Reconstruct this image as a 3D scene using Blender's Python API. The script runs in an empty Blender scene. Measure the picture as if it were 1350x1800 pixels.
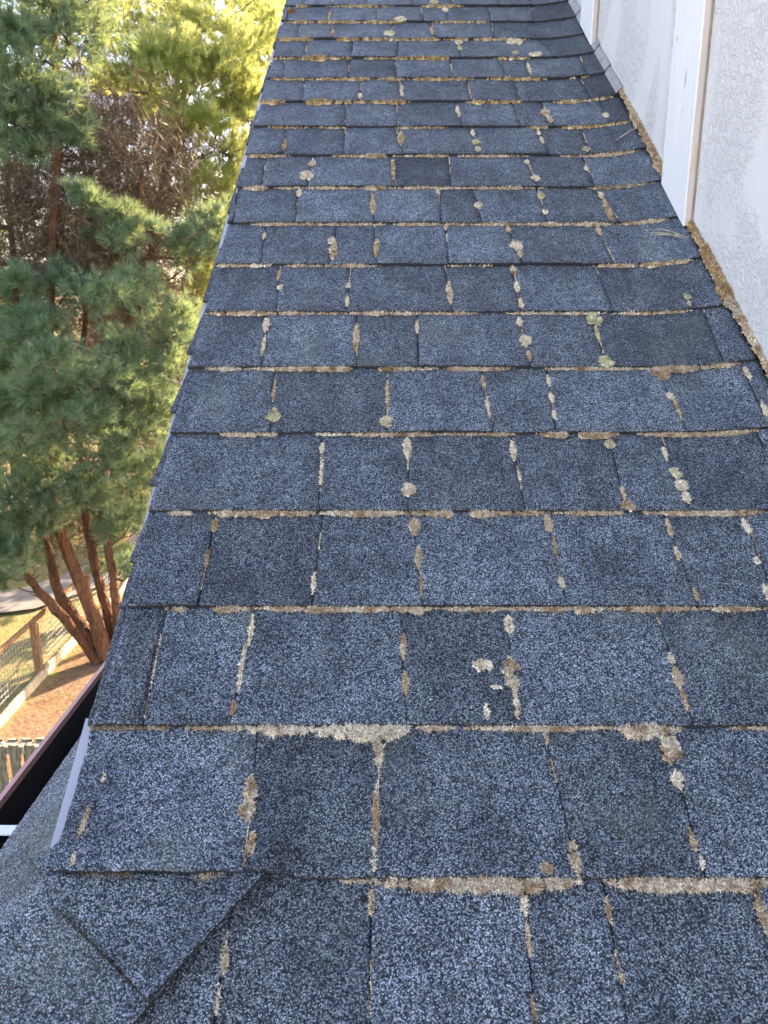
import bpy, math, random
import numpy as np
from mathutils import Matrix, Vector, noise

# ------------------------------------------------------------------ camera, sky, sun, exposure
SC = bpy.context.scene
COL = SC.collection
RS = random.Random(11)
NR = np.random.default_rng(7)

FPX = 1350.0                       # focal length in photograph pixels (1350 x 1800)
PITCH = math.radians(15.0)         # camera looks down
SL = math.radians(33.6)            # roof pitch, 8 in 12
HC = 0.7186                        # camera's distance from the shingle plane
CAM = Vector((0, 0, 6.3))

cam_d = bpy.data.cameras.new('camera')
cam_d.sensor_fit = 'VERTICAL'; cam_d.sensor_height = 36.0; cam_d.lens = 27.0
cam_d.clip_start = 0.02; cam_d.clip_end = 2000
cam_d.dof.use_dof = True; cam_d.dof.focus_distance = 1.0; cam_d.dof.aperture_fstop = 16.0
cam = bpy.data.objects.new('camera', cam_d); COL.objects.link(cam)
cam.location = CAM; cam.rotation_euler = (math.pi/2 - PITCH, 0, 0)
SC.camera = cam

SUN_AZ, SUN_EL = math.radians(36), math.radians(27)
w = bpy.data.worlds.new('World'); SC.world = w; w.use_nodes = True
wn = w.node_tree.nodes; wl = w.node_tree.links
sky = wn.new('ShaderNodeTexSky'); sky.sky_type = 'NISHITA'; sky.sun_disc = False
sky.sun_elevation = SUN_EL; sky.sun_rotation = SUN_AZ
sky.air_density = 1.0; sky.dust_density = 1.5; sky.ozone_density = 1.0
wn['Background'].inputs['Strength'].default_value = 0.12
wl.new(sky.outputs[0], wn['Background'].inputs[0])
sd = bpy.data.lights.new('sun', 'SUN'); sd.energy = 3.8; sd.angle = math.radians(0.53); sd.color = (1, .88, .70)
so = bpy.data.objects.new('sun', sd); COL.objects.link(so)
sdir = Vector((math.sin(SUN_AZ)*math.cos(SUN_EL), math.cos(SUN_AZ)*math.cos(SUN_EL), math.sin(SUN_EL)))
so.rotation_euler = sdir.to_track_quat('Z', 'Y').to_euler(); so.location = (8, 10, 20)
vs = SC.view_settings
vs.view_transform = 'Standard'; vs.look = 'None'; vs.gamma = 1; vs.use_curve_mapping = False
vs.exposure = 2.87
try:
    vs.use_white_balance = True; vs.white_balance_temperature = 7500; vs.white_balance_tint = 24
except Exception:
    pass

# ------------------------------------------------------------------ geometry of the place
UD = Vector((0, math.cos(SL), math.sin(SL))); ND = Vector((0, -math.sin(SL), math.cos(SL)))
F0 = CAM - HC*ND
def ray(x, y):
    return (Vector((0, math.cos(PITCH), -math.sin(PITCH))) + Vector(((x-675)/FPX, 0, 0))
            + (900-y)/FPX*Vector((0, math.sin(PITCH), math.cos(PITCH))))
def hit(x, y, p0, n):
    d = ray(x, y); return CAM + d*((p0-CAM).dot(n)/d.dot(n))
def uv(x, y):
    """point of the photograph on the shingle plane: (across, up-slope) in metres"""
    q = hit(x, y, F0, ND) - F0; return (q.x, q.dot(UD))
def at(x, y, depth):
    """a point of the photograph at a distance ahead (metres along y)"""
    d = ray(x, y); return CAM + d*(depth/d.y)
EXPO = 0.1428                      # shingle exposure
V0 = 0.204                         # butt of course 1
U_RAKE, U_WALL = -0.298, 0.557
def butt(k): return V0 + EXPO*(k-1)
HIPU, HIPV = -0.287, 0.203
HIP = F0 + HIPU*Vector((1, 0, 0)) + HIPV*UD

# ------------------------------------------------------------------ mesh + tagging helpers
def mesh_np(name, verts, faces_tri=None, faces_quad=None):
    me = bpy.data.meshes.new(name)
    verts = np.asarray(verts, dtype=np.float32).reshape(-1, 3)
    parts = []; starts = []; tot = 0
    for fa, n in ((faces_tri, 3), (faces_quad, 4)):
        if fa is not None and len(fa):
            fa = np.asarray(fa, dtype=np.int32).reshape(-1, n)
            parts.append(fa.ravel()); starts.append(tot + n*np.arange(len(fa), dtype=np.int32)); tot += fa.size
    li = np.concatenate(parts); st = np.concatenate(starts)
    me.vertices.add(len(verts)); me.vertices.foreach_set('co', verts.ravel())
    me.loops.add(len(li)); me.loops.foreach_set('vertex_index', li)
    me.polygons.add(len(st)); me.polygons.foreach_set('loop_start', st)
    me.update(calc_edges=True); me.validate()
    return me

class MB:
    """collects simple pieces into one mesh"""
    def __init__(s): s.v = []; s.f = []; s.m = []
    def add(s, vs_, fs, mat=0):
        b = len(s.v); s.v += [tuple(v) for v in vs_]
        for f in fs: s.f.append(tuple(i+b for i in f)); s.m.append(mat)
    def box(s, lo, hi, M=None, mats=None):
        vs_ = [Vector((x, y, z)) for x in (lo[0], hi[0]) for y in (lo[1], hi[1]) for z in (lo[2], hi[2])]
        if M: vs_ = [M @ v for v in vs_]
        s.add(vs_, [(0, 1, 3, 2), (4, 6, 7, 5), (0, 4, 5, 1), (2, 3, 7, 6), (0, 2, 6, 4), (1, 5, 7, 3)])
    def prism(s, pts, d, mats=None):
        """extrude polygon pts (list of Vector) along d; mats: material per side edge"""
        n = len(pts); a = [Vector(p) for p in pts]; b = [p+Vector(d) for p in a]
        base = len(s.v); s.v += [tuple(v) for v in a+b]
        s.f.append(tuple(base+i for i in range(n))[::-1]); s.m.append(0)
        s.f.append(tuple(base+n+i for i in range(n))); s.m.append(0)
        for i in range(n):
            j = (i+1) % n
            s.f.append((base+i, base+j, base+n+j, base+n+i)); s.m.append(mats[i] if mats else 0)
    def tube(s, pts, rad, sides=6):
        rings = []
        pts = [Vector(p) for p in pts]
        for i, p in enumerate(pts):
            t = (pts[min(i+1, len(pts)-1)] - pts[max(i-1, 0)]).normalized()
            a = t.orthogonal().normalized() if abs(t.z) > .9 else t.cross(Vector((0, 0, 1))).normalized()
            b = t.cross(a); r = rad[i] if hasattr(rad, '__len__') else rad
            rings.append([p + (a*math.cos(k*2*math.pi/sides) + b*math.sin(k*2*math.pi/sides))*r for k in range(sides)])
        base = len(s.v)
        for r in rings: s.v += [tuple(v) for v in r]
        for i in range(len(rings)-1):
            for k in range(sides):
                k2 = (k+1) % sides
                s.f.append((base+i*sides+k, base+i*sides+k2, base+(i+1)*sides+k2, base+(i+1)*sides+k)); s.m.append(0)
        s.f.append(tuple(base+k for k in range(sides))[::-1]); s.m.append(0)
        s.f.append(tuple(base+(len(rings)-1)*sides+k for k in range(sides))); s.m.append(0)
    def mesh(s, name):
        me = bpy.data.meshes.new(name); me.from_pydata(s.v, [], s.f)
        for p, m in zip(me.polygons, s.m): p.material_index = m
        me.update(); return me

def obj(name, me, mats, parent=None, M=None, color=None, smooth=False):
    o = bpy.data.objects.new(name, me); COL.objects.link(o)
    if not isinstance(mats, (list, tuple)): mats = [mats]
    if not me.materials:
        for m in mats: me.materials.append(m)
    if parent: o.parent = parent
    if M is not None: o.matrix_local = M
    if color: o.color = (*color, 1)
    if smooth: me.polygons.foreach_set('use_smooth', [True]*len(me.polygons))
    return o
def tag(o, label, cat=None, group=None, kind=None):
    o['label'] = label
    if cat: o['category'] = cat
    if group: o['group'] = group
    if kind: o['kind'] = kind
    return o
def thing(name, loc, label, cat, group=None):
    o = bpy.data.objects.new(name, None); COL.objects.link(o); o.location = loc; o.empty_display_size = .2
    return tag(o, label, cat, group)

# ------------------------------------------------------------------ materials
class NT:
    def __init__(s, name):
        s.mat = bpy.data.materials.new(name); s.mat.use_nodes = True
        s.t = s.mat.node_tree; s.n = s.t.nodes; s.b = s.n['Principled BSDF']; s.out = s.n['Material Output']
    def node(s, ty, **kw):
        n = s.n.new('ShaderNode'+ty)
        for k, v in kw.items():
            if k.startswith('i_'): n.inputs[k[2:].replace('_', ' ')].default_value = v
            else: setattr(n, k, v)
        return n
    def link(s, a, b): s.t.links.new(a, b)
    def ramp(s, fac, stops, interp='LINEAR'):
        r = s.n.new('ShaderNodeValToRGB'); e = r.color_ramp.elements; r.color_ramp.interpolation = interp
        while len(e) < len(stops): e.new(.5)
        for el, (p, c) in zip(e, stops): el.position = p; el.color = (*c, 1) if len(c) == 3 else c
        s.link(fac, r.inputs[0]); return r.outputs[0]
    def mix(s, fac, a, b, blend='MIX'):
        m = s.n.new('ShaderNodeMix'); m.data_type = 'RGBA'; m.blend_type = blend
        for i, x in ((0, fac), (6, a), (7, b)):
            if hasattr(x, 'links'): s.link(x, m.inputs[i])
            else: m.inputs[i].default_value = x if i == 0 else (*x, 1)
        return m.outputs[2]
    def math(s, op, a, b=0.0, clamp=False):
        m = s.n.new('ShaderNodeMath'); m.operation = op; m.use_clamp = clamp
        for i, x in ((0, a), (1, b)):
            if hasattr(x, 'links'): s.link(x, m.inputs[i])
            else: m.inputs[i].default_value = x
        return m.outputs[0]
    def noise(s, scale, vec, detail=3, rough=.55, dist=0):
        n = s.node('TexNoise'); n.inputs['Scale'].default_value = scale; n.inputs['Detail'].default_value = detail
        n.inputs['Roughness'].default_value = rough; n.inputs['Distortion'].default_value = dist
        if vec is not None: s.link(vec, n.inputs['Vector'])
        return n.outputs['Fac']
    def vor(s, scale, vec, out='Distance', feature='F1'):
        n = s.node('TexVoronoi', feature=feature); n.inputs['Scale'].default_value = scale
        s.link(vec, n.inputs['Vector']); return n.outputs[out]
    def bump(s, height, strength, dist, prev=None):
        b = s.node('Bump'); b.inputs['Strength'].default_value = strength; b.inputs['Distance'].default_value = dist
        s.link(height, b.inputs['Height'])
        if prev: s.link(prev, b.inputs['Normal'])
        return b.outputs[0]
    def objvec(s, scramble=True):
        tc = s.node('TexCoord')
        if not scramble: return tc.outputs['Object']
        oi = s.node('ObjectInfo'); v = s.node('VectorMath', operation='ADD')
        c = s.node('CombineXYZ')
        for i, k in enumerate((37.0, 91.0, 13.0)): s.link(s.math('MULTIPLY', oi.outputs['Random'], k), c.inputs[i])
        s.link(tc.outputs['Object'], v.inputs[0]); s.link(c.outputs[0], v.inputs[1]); return v.outputs[0]
    def geo_rand(s):
        return s.node('NewGeometry').outputs['Random Per Island']
    def set(s, col=None, rough=None, spec=None, normal=None):
        for k, v in (('Base Color', col), ('Roughness', rough), ('Specular IOR Level', spec), ('Normal', normal)):
            if v is None: continue
            if hasattr(v, 'links'): s.link(v, s.b.inputs[k])
            else: s.b.inputs[k].default_value = (*v, 1) if k == 'Base Color' else v
        return s.mat

def mat_shingle():
    m = NT('asphalt granules'); v = m.objvec(); oi = m.node('ObjectInfo')
    vr = m.node('TexVoronoi'); vr.inputs['Scale'].default_value = 740; m.link(v, vr.inputs['Vector'])
    sp = m.node('SeparateColor'); m.link(vr.outputs['Color'], sp.inputs[0])
    col = m.ramp(sp.outputs[0], [(0, (.012, .015, .021)), (.22, (.026, .032, .044)), (.44, (.086, .103, .136)),
                                 (.70, (.172, .202, .256)), (.90, (.23, .262, .322)), (1, (.32, .36, .425))])
    # asphalt between the granules, its dark deepened as painted crevice shade
    gap = m.ramp(vr.outputs['Distance'], [(.30, (1, 1, 1)), (.66, (.22, .22, .23))])
    col = m.mix(1, col, gap, 'MULTIPLY')
    mott = m.ramp(m.noise(16, v, 4), [(.25, (.66, .66, .69)), (.5, (1, 1, 1)), (.8, (1.35, 1.34, 1.30))])
    col = m.mix(1, col, mott, 'MULTIPLY')
    wear = m.ramp(m.noise(70, v, 3), [(.3, (.78, .78, .78)), (.7, (1.2, 1.2, 1.2))])
    col = m.mix(1, col, wear, 'MULTIPLY')
    big = m.ramp(m.noise(5, v, 3, .6), [(.3, (.78, .78, .80)), (.5, (1, 1, 1)), (.7, (1.18, 1.18, 1.16))])
    col = m.mix(1, col, big, 'MULTIPLY')
    mps = m.node('Mapping'); mps.inputs['Scale'].default_value = (1, .16, 1); m.link(v, mps.inputs['Vector'])
    streak = m.ramp(m.noise(38, mps.outputs[0], 4, .6), [(.28, (.76, .76, .77)), (.5, (1, 1, 1)), (.74, (1.2, 1.2, 1.17))])
    col = m.mix(1, col, streak, 'MULTIPLY')
    bald = m.ramp(m.noise(24, v, 5, .7), [(.66, (0, 0, 0)), (.74, (.7, .7, .7))])
    col = m.mix(bald, col, (.028, .030, .036))
    dirt = m.ramp(m.noise(7, v, 4, .6), [(.56, (0, 0, 0)), (.78, (.34, .34, .34))])
    col = m.mix(dirt, col, (.10, .105, .075))
    col = m.mix(1, col, oi.outputs['Color'], 'MULTIPLY')
    col = m.mix(1, col, (1.50, 1.56, 1.48), 'MULTIPLY')
    hgt = m.math('SUBTRACT', 1.0, vr.outputs['Distance'])
    hgt = m.math('ADD', hgt, m.math('MULTIPLY', sp.outputs[1], .7))
    nb = m.bump(hgt, .85, .0011)
    return m.set(col, .70, .30, nb)
def mat_plain(name, col, rough=.6, spec=.4, var=.12, scale=12, bump=0, bscale=80, metallic=0):
    m = NT(name); v = m.objvec()
    k = m.ramp(m.noise(scale, v, 5, .6), [(.25, tuple(c*(1-var) for c in col)), (.75, tuple(min(1, c*(1+var)) for c in col))])
    m.b.inputs['Metallic'].default_value = metallic
    nb = m.bump(m.noise(bscale, v, 4), bump, .002) if bump else None
    return m.set(k, rough, spec, nb)
def mat_moss(name):
    m = NT(name); tc = m.node('TexCoord'); v = tc.outputs['Object']; oi = m.node('ObjectInfo')
    white = m.ramp(m.noise(55, v, 3, .6), [(.42, (0, 0, 0)), (.56, (1, 1, 1))])
    brown = m.ramp(m.noise(90, v, 2), [(.45, (0, 0, 0)), (.7, (.8, .8, .8))])
    base = oi.outputs['Color']
    c = m.mix(brown, base, m.mix(1, base, (.52, .42, .30), 'MULTIPLY'))
    c = m.mix(m.math('MULTIPLY', white, oi.outputs['Alpha']), c, (.82, .745, .62))
    rnd = m.ramp(m.geo_rand(), [(0, (.35, .34, .32)), (.45, (.95, .95, .95)), (1, (1.6, 1.58, 1.5))])
    c = m.mix(1, c, rnd, 'MULTIPLY')
    return m.set(c, .95, .1)
def mat_wall():
    m = NT('embossed white siding'); tc = m.node('TexCoord'); v = tc.outputs['Object']
    mp = m.node('Mapping'); mp.inputs['Scale'].default_value = (1, 1, .62); m.link(v, mp.inputs['Vector'])
    patch = m.ramp(m.noise(5.2, mp.outputs[0], 2, .45, .6), [(.42, (0, 0, 0)), (.52, (1, 1, 1))])
    worm = m.noise(58, v, 4, .6, .9)
    worm = m.ramp(m.math('ABSOLUTE', m.math('SUBTRACT', worm, .5)), [(.0, (1, 1, 1)), (.05, (.75, .75, .75)), (.10, (0, 0, 0)), (.2, (.25, .25, .25))])
    hgt = m.math('MULTIPLY', worm, patch)
    nb = m.bump(hgt, .62, .0042)
    nb = m.bump(m.noise(400, v, 2), .06, .001, nb)
    col = m.ramp(m.noise(2.5, v, 5, .6), [(.3, (.635, .625, .60)), (.7, (.69, .68, .66))])
    return m.set(col, .55, .3, nb)
def mat_batten(name, c1, c2, chips):
    m = NT(name); tc = m.node('TexCoord'); v = tc.outputs['Object']
    mp = m.node('Mapping'); mp.inputs['Scale'].default_value = (1, 1, .12); m.link(v, mp.inputs['Vector'])
    col = m.ramp(m.noise(60, mp.outputs[0], 4), [(.3, c1), (.7, c2)])
    mp2 = m.node('Mapping'); mp2.inputs['Scale'].default_value = (1, 1, .22); m.link(v, mp2.inputs['Vector'])
    if chips:   # short dark checks in the wood
        ck = m.ramp(m.noise(95, mp2.outputs[0], 2, .5, .3), [(.71, (0, 0, 0)), (.745, (1, 1, 1))])
        col = m.mix(ck, col, (.20, .18, .16))
    else:
        ck = m.ramp(m.noise(38, mp2.outputs[0], 3, .6, .4), [(.62, (0, 0, 0)), (.65, (1, 1, 1))])
        col = m.mix(ck, col, (.66, .52, .38))
    nb = m.bump(m.noise(120, mp.outputs[0], 4), .25, .0012)
    return m.set(col, .6, .3, nb)
def mat_needle(name, c1, c2, ctrans, tr=.35):
    m = NT(name); r = m.geo_rand(); tc = m.node('TexCoord')
    big = m.noise(.9, tc.outputs['Object'], 3)
    col = m.mix(r, c1, c2)
    col = m.mix(1, col, m.ramp(big, [(.3, (.75, .8, .75)), (.7, (1.25, 1.2, 1.2))]), 'MULTIPLY')
    m.set(col, .5, .35)
    t = m.node('BsdfTranslucent'); t.inputs[0].default_value = (*ctrans, 1)
    mx = m.node('MixShader'); mx.inputs[0].default_value = tr
    m.link(m.b.outputs[0], mx.inputs[1]); m.link(t.outputs[0], mx.inputs[2]); m.link(mx.outputs[0], m.out.inputs[0])
    return m.mat
def mat_bark(name, c1, c2, scale=9):
    m = NT(name); tc = m.node('TexCoord')
    mp = m.node('Mapping'); mp.inputs['Scale'].default_value = (1, 1, .3); m.link(tc.outputs['Object'], mp.inputs['Vector'])
    n = m.noise(scale, mp.outputs[0], 6, .65, .5); vr = m.vor(scale*2.2, mp.outputs[0])
    col = m.ramp(n, [(.3, c1), (.7, c2)]); col = m.mix(m.ramp(vr, [(.0, (0, 0, 0)), (.8, (.5, .5, .5))]), col, tuple(c*.4 for c in c1))
    return m.set(col, .9, .2, m.bump(m.math('SUBTRACT', n, vr), 1.0, .05))
def mat_ground():
    m = NT('yard ground'); tc = m.node('TexCoord'); v = tc.outputs['Object']
    sx = m.node('SeparateXYZ'); m.link(v, sx.inputs[0])
    fine = m.noise(14, v, 6, .7); mid = m.noise(1.3, v, 4, .6); big = m.noise(.22, v, 3)
    grass = m.ramp(fine, [(.25, (.12, .10, .042)), (.5, (.25, .21, .09)), (.75, (.36, .31, .14))])
    grass = m.mix(m.ramp(mid, [(.5, (0, 0, 0)), (.7, (.75, .75, .75))]), grass, (.12, .17, .045))
    soil = m.ramp(fine, [(.25, (.07, .043, .026)), (.5, (.165, .105, .062)), (.8, (.31, .215, .13))])
    soil = m.mix(m.ramp(mid, [(.55, (0, 0, 0)), (.75, (.5, .5, .5))]), soil, (.17, .16, .06))
    # bare soil and pine straw on the house side of the wire fence
    side = m.math('ADD', sx.outputs[0], m.math('MULTIPLY', m.noise(.8, v, 3), 1.0))
    k = m.ramp(m.math('ADD', m.math('MULTIPLY', side, .5), 3.4, True), [(.55, (0, 0, 0)), (.75, (1, 1, 1))])
    far = m.ramp(m.math('MULTIPLY', sx.outputs[1], .05, True), [(.80, (1, 1, 1)), (1, (0, 0, 0))])
    col = m.mix(m.math('MULTIPLY', k, far), grass, soil)
    return m.set(col, .95, .1, m.bump(fine, .7, .03))

M_SH = mat_shingle()
M_MOSS = mat_moss('dry moss')
M_WALL = mat_wall()
M_BAT = mat_batten('batten white', (.70, .695, .68), (.76, .755, .74), True)
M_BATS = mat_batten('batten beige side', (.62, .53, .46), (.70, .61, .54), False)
M_CAULK = mat_plain('dark seam caulk', (.30, .25, .21), .9, .1, .3, 40)  # darker caulk line along the near edge of each batten
M_FELT = mat_plain('roof felt', (.022, .022, .024), .9, .1, .3, 30, .4)
M_EDGE = mat_plain('cut asphalt edge', (.030, .031, .034), .85, .2, .6, 300, .5, 400)  # black asphalt of the cut, also standing in for shadow gaps under butts
M_METAL = mat_plain('grey drip edge paint', (.34, .345, .40), .38, .5, .05, 30, .05, 200)
M_FLASH = mat_plain('weathered flashing', (.26, .25, .235), .55, .4, .35, 45, .2, 150)
M_GUT = mat_plain('gutter black inside', (.026, .026, .03), .45, .3, .3, 20, .1, 90)
M_LIP = mat_plain('gutter red brown paint', (.50, .27, .245), .5, .4, .12, 20, .05, 90)
M_BRK = mat_plain('gutter strap white', (.70, .74, .75), .45, .4, .08, 30)
M_SOFF = mat_plain('painted trim', (.55, .53, .50), .6, .3, .08, 8, .1)
M_GRD = mat_ground()
M_DRIVE = mat_plain('worn grey asphalt', (.19, .175, .155), .9, .2, .25, 3, .4, 60)
M_WOODP = mat_bark('weathered post wood', (.26, .15, .08), (.46, .29, .16), 14)
M_WOODB = mat_bark('pale board wood', (.55, .45, .30), (.74, .64, .46), 12)
M_PICK = mat_bark('aged picket wood', (.20, .17, .11), (.36, .31, .20), 12)
M_PTOP = mat_bark('fence tops painted sunlit', (.58, .50, .30), (.70, .62, .40), 12)  # paler picket wood: sunlight on the top faces painted into the colour
M_WIRE = mat_plain('galvanised wire', (.45, .45, .44), .45, .5, .1, 20)
M_CABLE = mat_plain('pale cable sheath', (.50, .50, .56), .5, .4, .05, 4)
M_BARK = mat_bark('red brown pine bark', (.085, .043, .025), (.24, .118, .062))
M_TWIG = mat_bark('grey brown twig', (.10, .075, .055), (.21, .155, .11), 20)
M_NEED = mat_needle('pine needles', (.06, .125, .055), (.13, .21, .085), (.74, .76, .24), .52)
M_NEEDB = mat_needle('blue green pine needles', (.045, .115, .085), (.11, .195, .145), (.40, .50, .17), .30)
M_DEAD = mat_needle('dead brown twigs', (.055, .038, .024), (.125, .09, .058), (.18, .11, .05), .08)
M_LEAF = mat_needle('leaf canopy', (.06, .10, .03), (.11, .15, .045), (.34, .40, .06), .35)
M_GRASS = mat_needle('dry grass', (.20, .17, .07), (.32, .28, .12), (.40, .36, .11), .3)

# ------------------------------------------------------------------ ground and drive
mb = MB(); S = 600
gx = [-S, -40, -20, -12, -8, -4, 0, 8, 20, 60, S]; gy = [-S, -30, 0, 6, 9, 12, 15, 18, 24, 40, 90, S]
vs_ = [(x, y, 0 if max(abs(x), abs(y)) > 30 else .05*noise.noise((x*.3, y*.3, 0))-.02) for y in gy for x in gx]
nx = len(gx)
mb.add(vs_, [(j*nx+i, j*nx+i+1, (j+1)*nx+i+1, (j+1)*nx+i) for j in range(len(gy)-1) for i in range(nx-1)])
g = obj('ground', mb.mesh('ground'), M_GRD); g['kind'] = 'structure'; tag(g, 'yellow grass and bare brown soil of the yard below the roof', None)
mb = MB(); path = [(-20, 13.2), (-13, 14.3), (-9.6, 15.2), (-7.9, 15.9), (-7.0, 17.3), (-6.7, 20), (-7.2, 26), (-9, 40)]
L_, R_ = [], []
for i, (x, y) in enumerate(path):
    a = Vector(path[max(i-1, 0)]); b = Vector(path[min(i+1, len(path)-1)]); t = (b-a).normalized(); n = Vector((-t.y, t.x))
    L_.append((x+n.x*.72, y+n.y*.72, .062)); R_.append((x-n.x*.72, y-n.y*.72, .062))
mb.add(L_+R_, [(i+len(path), i+1+len(path), i+1, i) for i in range(len(path)-1)])
d = obj('driveway', mb.mesh('driveway'), M_DRIVE); d['kind'] = 'structure'; tag(d, 'grey driveway strip beyond the wire fence')

# ------------------------------------------------------------------ house, roof planes
HB = Vector((1.5, 3.0, 0))
house = thing('house', HB, 'house with charcoal shingle roof, white embossed siding and battens', 'house')
def hpart(name, me, mats, Mw=None, **k):
    """child of the house; mesh given in world space (or in frame Mw)"""
    M = Matrix.Translation(-HB) @ (Mw or Matrix.Identity(4))
    return obj(name, me, mats, house, M, **k)
M_P = Matrix.Translation(F0) @ Matrix.Rotation(SL, 4, 'X')                       # x across, y up-slope, z normal
# side slope: local x runs along world -y, y up-slope (+x), z normal
xl = Vector((0, -1, 0)); yl = Vector((math.cos(SL), 0, math.sin(SL))); zl = Vector((-math.sin(SL), 0, math.cos(SL)))
M_L = Matrix((( xl.x, yl.x, zl.x, HIP.x), (xl.y, yl.y, zl.y, HIP.y), (xl.z, yl.z, zl.z, HIP.z), (0, 0, 0, 1)))
CS = math.cos(SL)
EA = 0.144                                                                        # slope length from hip corner to eave
hip_run = EA*CS                                                                   # 0.12 m in plan
mb = MB(); W0 = -.016
mb.prism([(HIPU, HIPV, W0), (HIPU-hip_run, HIPV-EA, W0), (.60, HIPV-EA, W0), (.60, 4.4, W0), (HIPU, 4.4, W0)][::-1], (0, 0, -.016))
roof = hpart('roof', mb.mesh('roof_deck'), M_FELT, M_P)
tag(roof, 'steep strip of charcoal shingles between rake edge and wall')
mb = MB()
mb.prism([(0, 0, W0), (hip_run, -EA, W0), (-4.2, -EA, W0), (-4.2, .10, W0), (-.14, .10, W0)][::-1], (0, 0, -.014))
sroof = hpart('side_roof', mb.mesh('side_deck'), M_FELT, M_L)
tag(sroof, 'lower shingle slope falling to the gutter')

# ---- one shingle tab: a slab with uneven, granule-rough edges
TH = .0052
def bend(u):
    t = max(0, (u-(U_WALL-.15))/.15); return .016*t*t
def hiplift(u, s):
    return .019*max(0, min(1, (-.070-u)/.033))*max(0, 1-s/.10)
def slab(ul0, ur0, v0, ul1, ur1, v1, wtop, th, seed, step, rough=.0006, wave=.0009, fbend=None, jit_top=False):
    """slab between two lines; ul0..ur0 at v0 (butt), ul1..ur1 at v1; wtop(u, s) height of the upper face"""
    nu = max(2, int(round(max(ur0-ul0, ur1-ul1)/step))); nv = max(2, int(round((v1-v0)/step)))
    V = []; rr = random.Random(seed)
    for j in range(nv+1):
        t = j/nv; a = ul0+(ul1-ul0)*t; b = ur0+(ur1-ur0)*t; v = v0+(v1-v0)*t
        for i in range(nu+1):
            s = i/nu; u = a+(b-a)*s
            du = dv = 0
            if i in (0, nu): du = rr.uniform(-rough, rough) + .0008*noise.noise((seed*3.1, v*38, i)) + .0007*noise.noise((seed*2.1, v*9, i))
            if j == 0: dv = rr.uniform(-rough, rough) + .0012*noise.noise((u*24, seed*1.7, 5)) + .0010*noise.noise((u*5, int(v0*100), 9))
            ww = wtop(u, v-v0) + wave*noise.noise((u*13, v*13, seed*.37)) + .24*min(step, .0022)*rr.uniform(-1, 1)
            if i in (0, nu) or j == 0: ww -= .0007
            V.append((u+du, v+dv, ww))
    n1 = nu+1; Fq = []
    for j in range(nv):
        for i in range(nu): Fq.append((j*n1+i, j*n1+i+1, (j+1)*n1+i+1, (j+1)*n1+i))
    # skirt
    ring = [i for i in range(n1)] + [j*n1+nu for j in range(1, nv+1)] + [nv*n1+i for i in range(nu-1, -1, -1)] + [j*n1 for j in range(nv-1, 0, -1)]
    base = len(V)
    for q in ring:
        x, y, z = V[q]; V.append((x+rr.uniform(-1, 1)*.0003, y+rr.uniform(-1, 1)*.0003, z-th))
    m = len(ring); ntop = len(Fq)
    for i in range(m):
        j = (i+1) % m; Fq.append((ring[j], ring[i], base+i, base+j))
    me = mesh_np('shingle', V, None, Fq); me.materials.append(M_SH); me.materials.append(M_EDGE)
    me.polygons.foreach_set('material_index', [0]*ntop + [1]*(len(Fq)-ntop))
    return me

COURSES = {   # joints traced from the photograph: (x at the top, x at the butt), y of the top and of the butt
 0: (1560, 1800, [(412, 378), (652, 652), (921, 938), (1062, 1102), (1332, 1385)]),
 1: (1285, 1538, [(452, 435), (668, 660), (957, 1014), (1172, 1236)]),
 2: (1078, 1264, [(291, 256), (447, 408), (704, 715), (893, 905), (1153, 1214), (1345, 1420)]),
 3: (910, 1062, [(377, 351), (567, 550), (727, 742), (962, 992), (1168, 1223), (1310, 1360)]),
 4: (774, 898, [(565, 562), (717, 717), (900, 922), (1072, 1099), (1165, 1210), (1332, 1385)]),
 5: (660, 760, [(482, 476), (681, 681), (848, 865), (963, 976), (1160, 1204), (1303, 1345)]),
 6: (558, 648, [(470, 461), (627, 628), (735, 735), (912, 932), (1043, 1066), (1236, 1268)]),
 7: (472, 548, [(493, 487), (617, 608), (783, 795), (902, 918), (1048, 1076)]),
 8: (399, 462, [(467, 460), (592, 580), (658, 663), (784, 788), (892, 915), (1048, 1078)]),
 9: (336, 390, [(417, 411), (525, 520), (653, 658), (771, 774), (832, 846), (947, 960), (1048, 1086)]),
 10: (279, 326, [(468, 462), (550, 541), (688, 695), (790, 792), (925, 943), (1025, 1043)]),
 11: (229, 272, [(502, 498), (607, 605), (697, 709), (830, 843), (945, 963), (1023, 1036)]),
 12: (186, 222, [(607, 607), (698, 697), (803, 813), (903, 914), (955, 972), (1053, 1068)]),
 13: (146, 180, [(535, 532), (635, 632), (703, 708), (822, 829), (905, 914), (1022, 1037)]),
 14: (108, 139, [(500, 499), (615, 612), (695, 697), (792, 795), (880, 888), (925, 933), (1020, 1030)]),
 15: (75, 102, [(540, 537), (620, 619), (700, 697), (805, 811), (953, 977)]),
 16: (46, 70, [(527, 526), (585, 586), (690, 687), (758, 768), (865, 868)]),
 17: (17, 40, [(507, 505), (580, 579), (663, 662), (740, 745), (785, 786), (860, 862), (935, 938)]),
}
DARK = {(1, 1): .76, (2, 3): .74, (3, 1): .66, (4, 0): .88, (4, 2): .84, (5, 1): .80, (6, 2): .80, (7, 0): .80, (7, 3): .80, (8, 1): .86,
        (10, 3): .66, (10, 0): .78, (11, 1): .9, (13, 6): .52, (12, 6): .58, (14, 7): .70, (14, 1): .9, (14, 2): .74, (0, 1): .80, (0, 4): .86,
        (1, 3): .84, (4, 5): .84, (5, 3): .98, (6, 5): .82, (7, 5): .84, (2, 5): .84, (3, 5): .86, (9, 4): .9, (9, 6): .84, (10, 5): .86, (11, 5): .84, (15, 5): .62, (16, 5): .72, (17, 7): .66}
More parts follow.
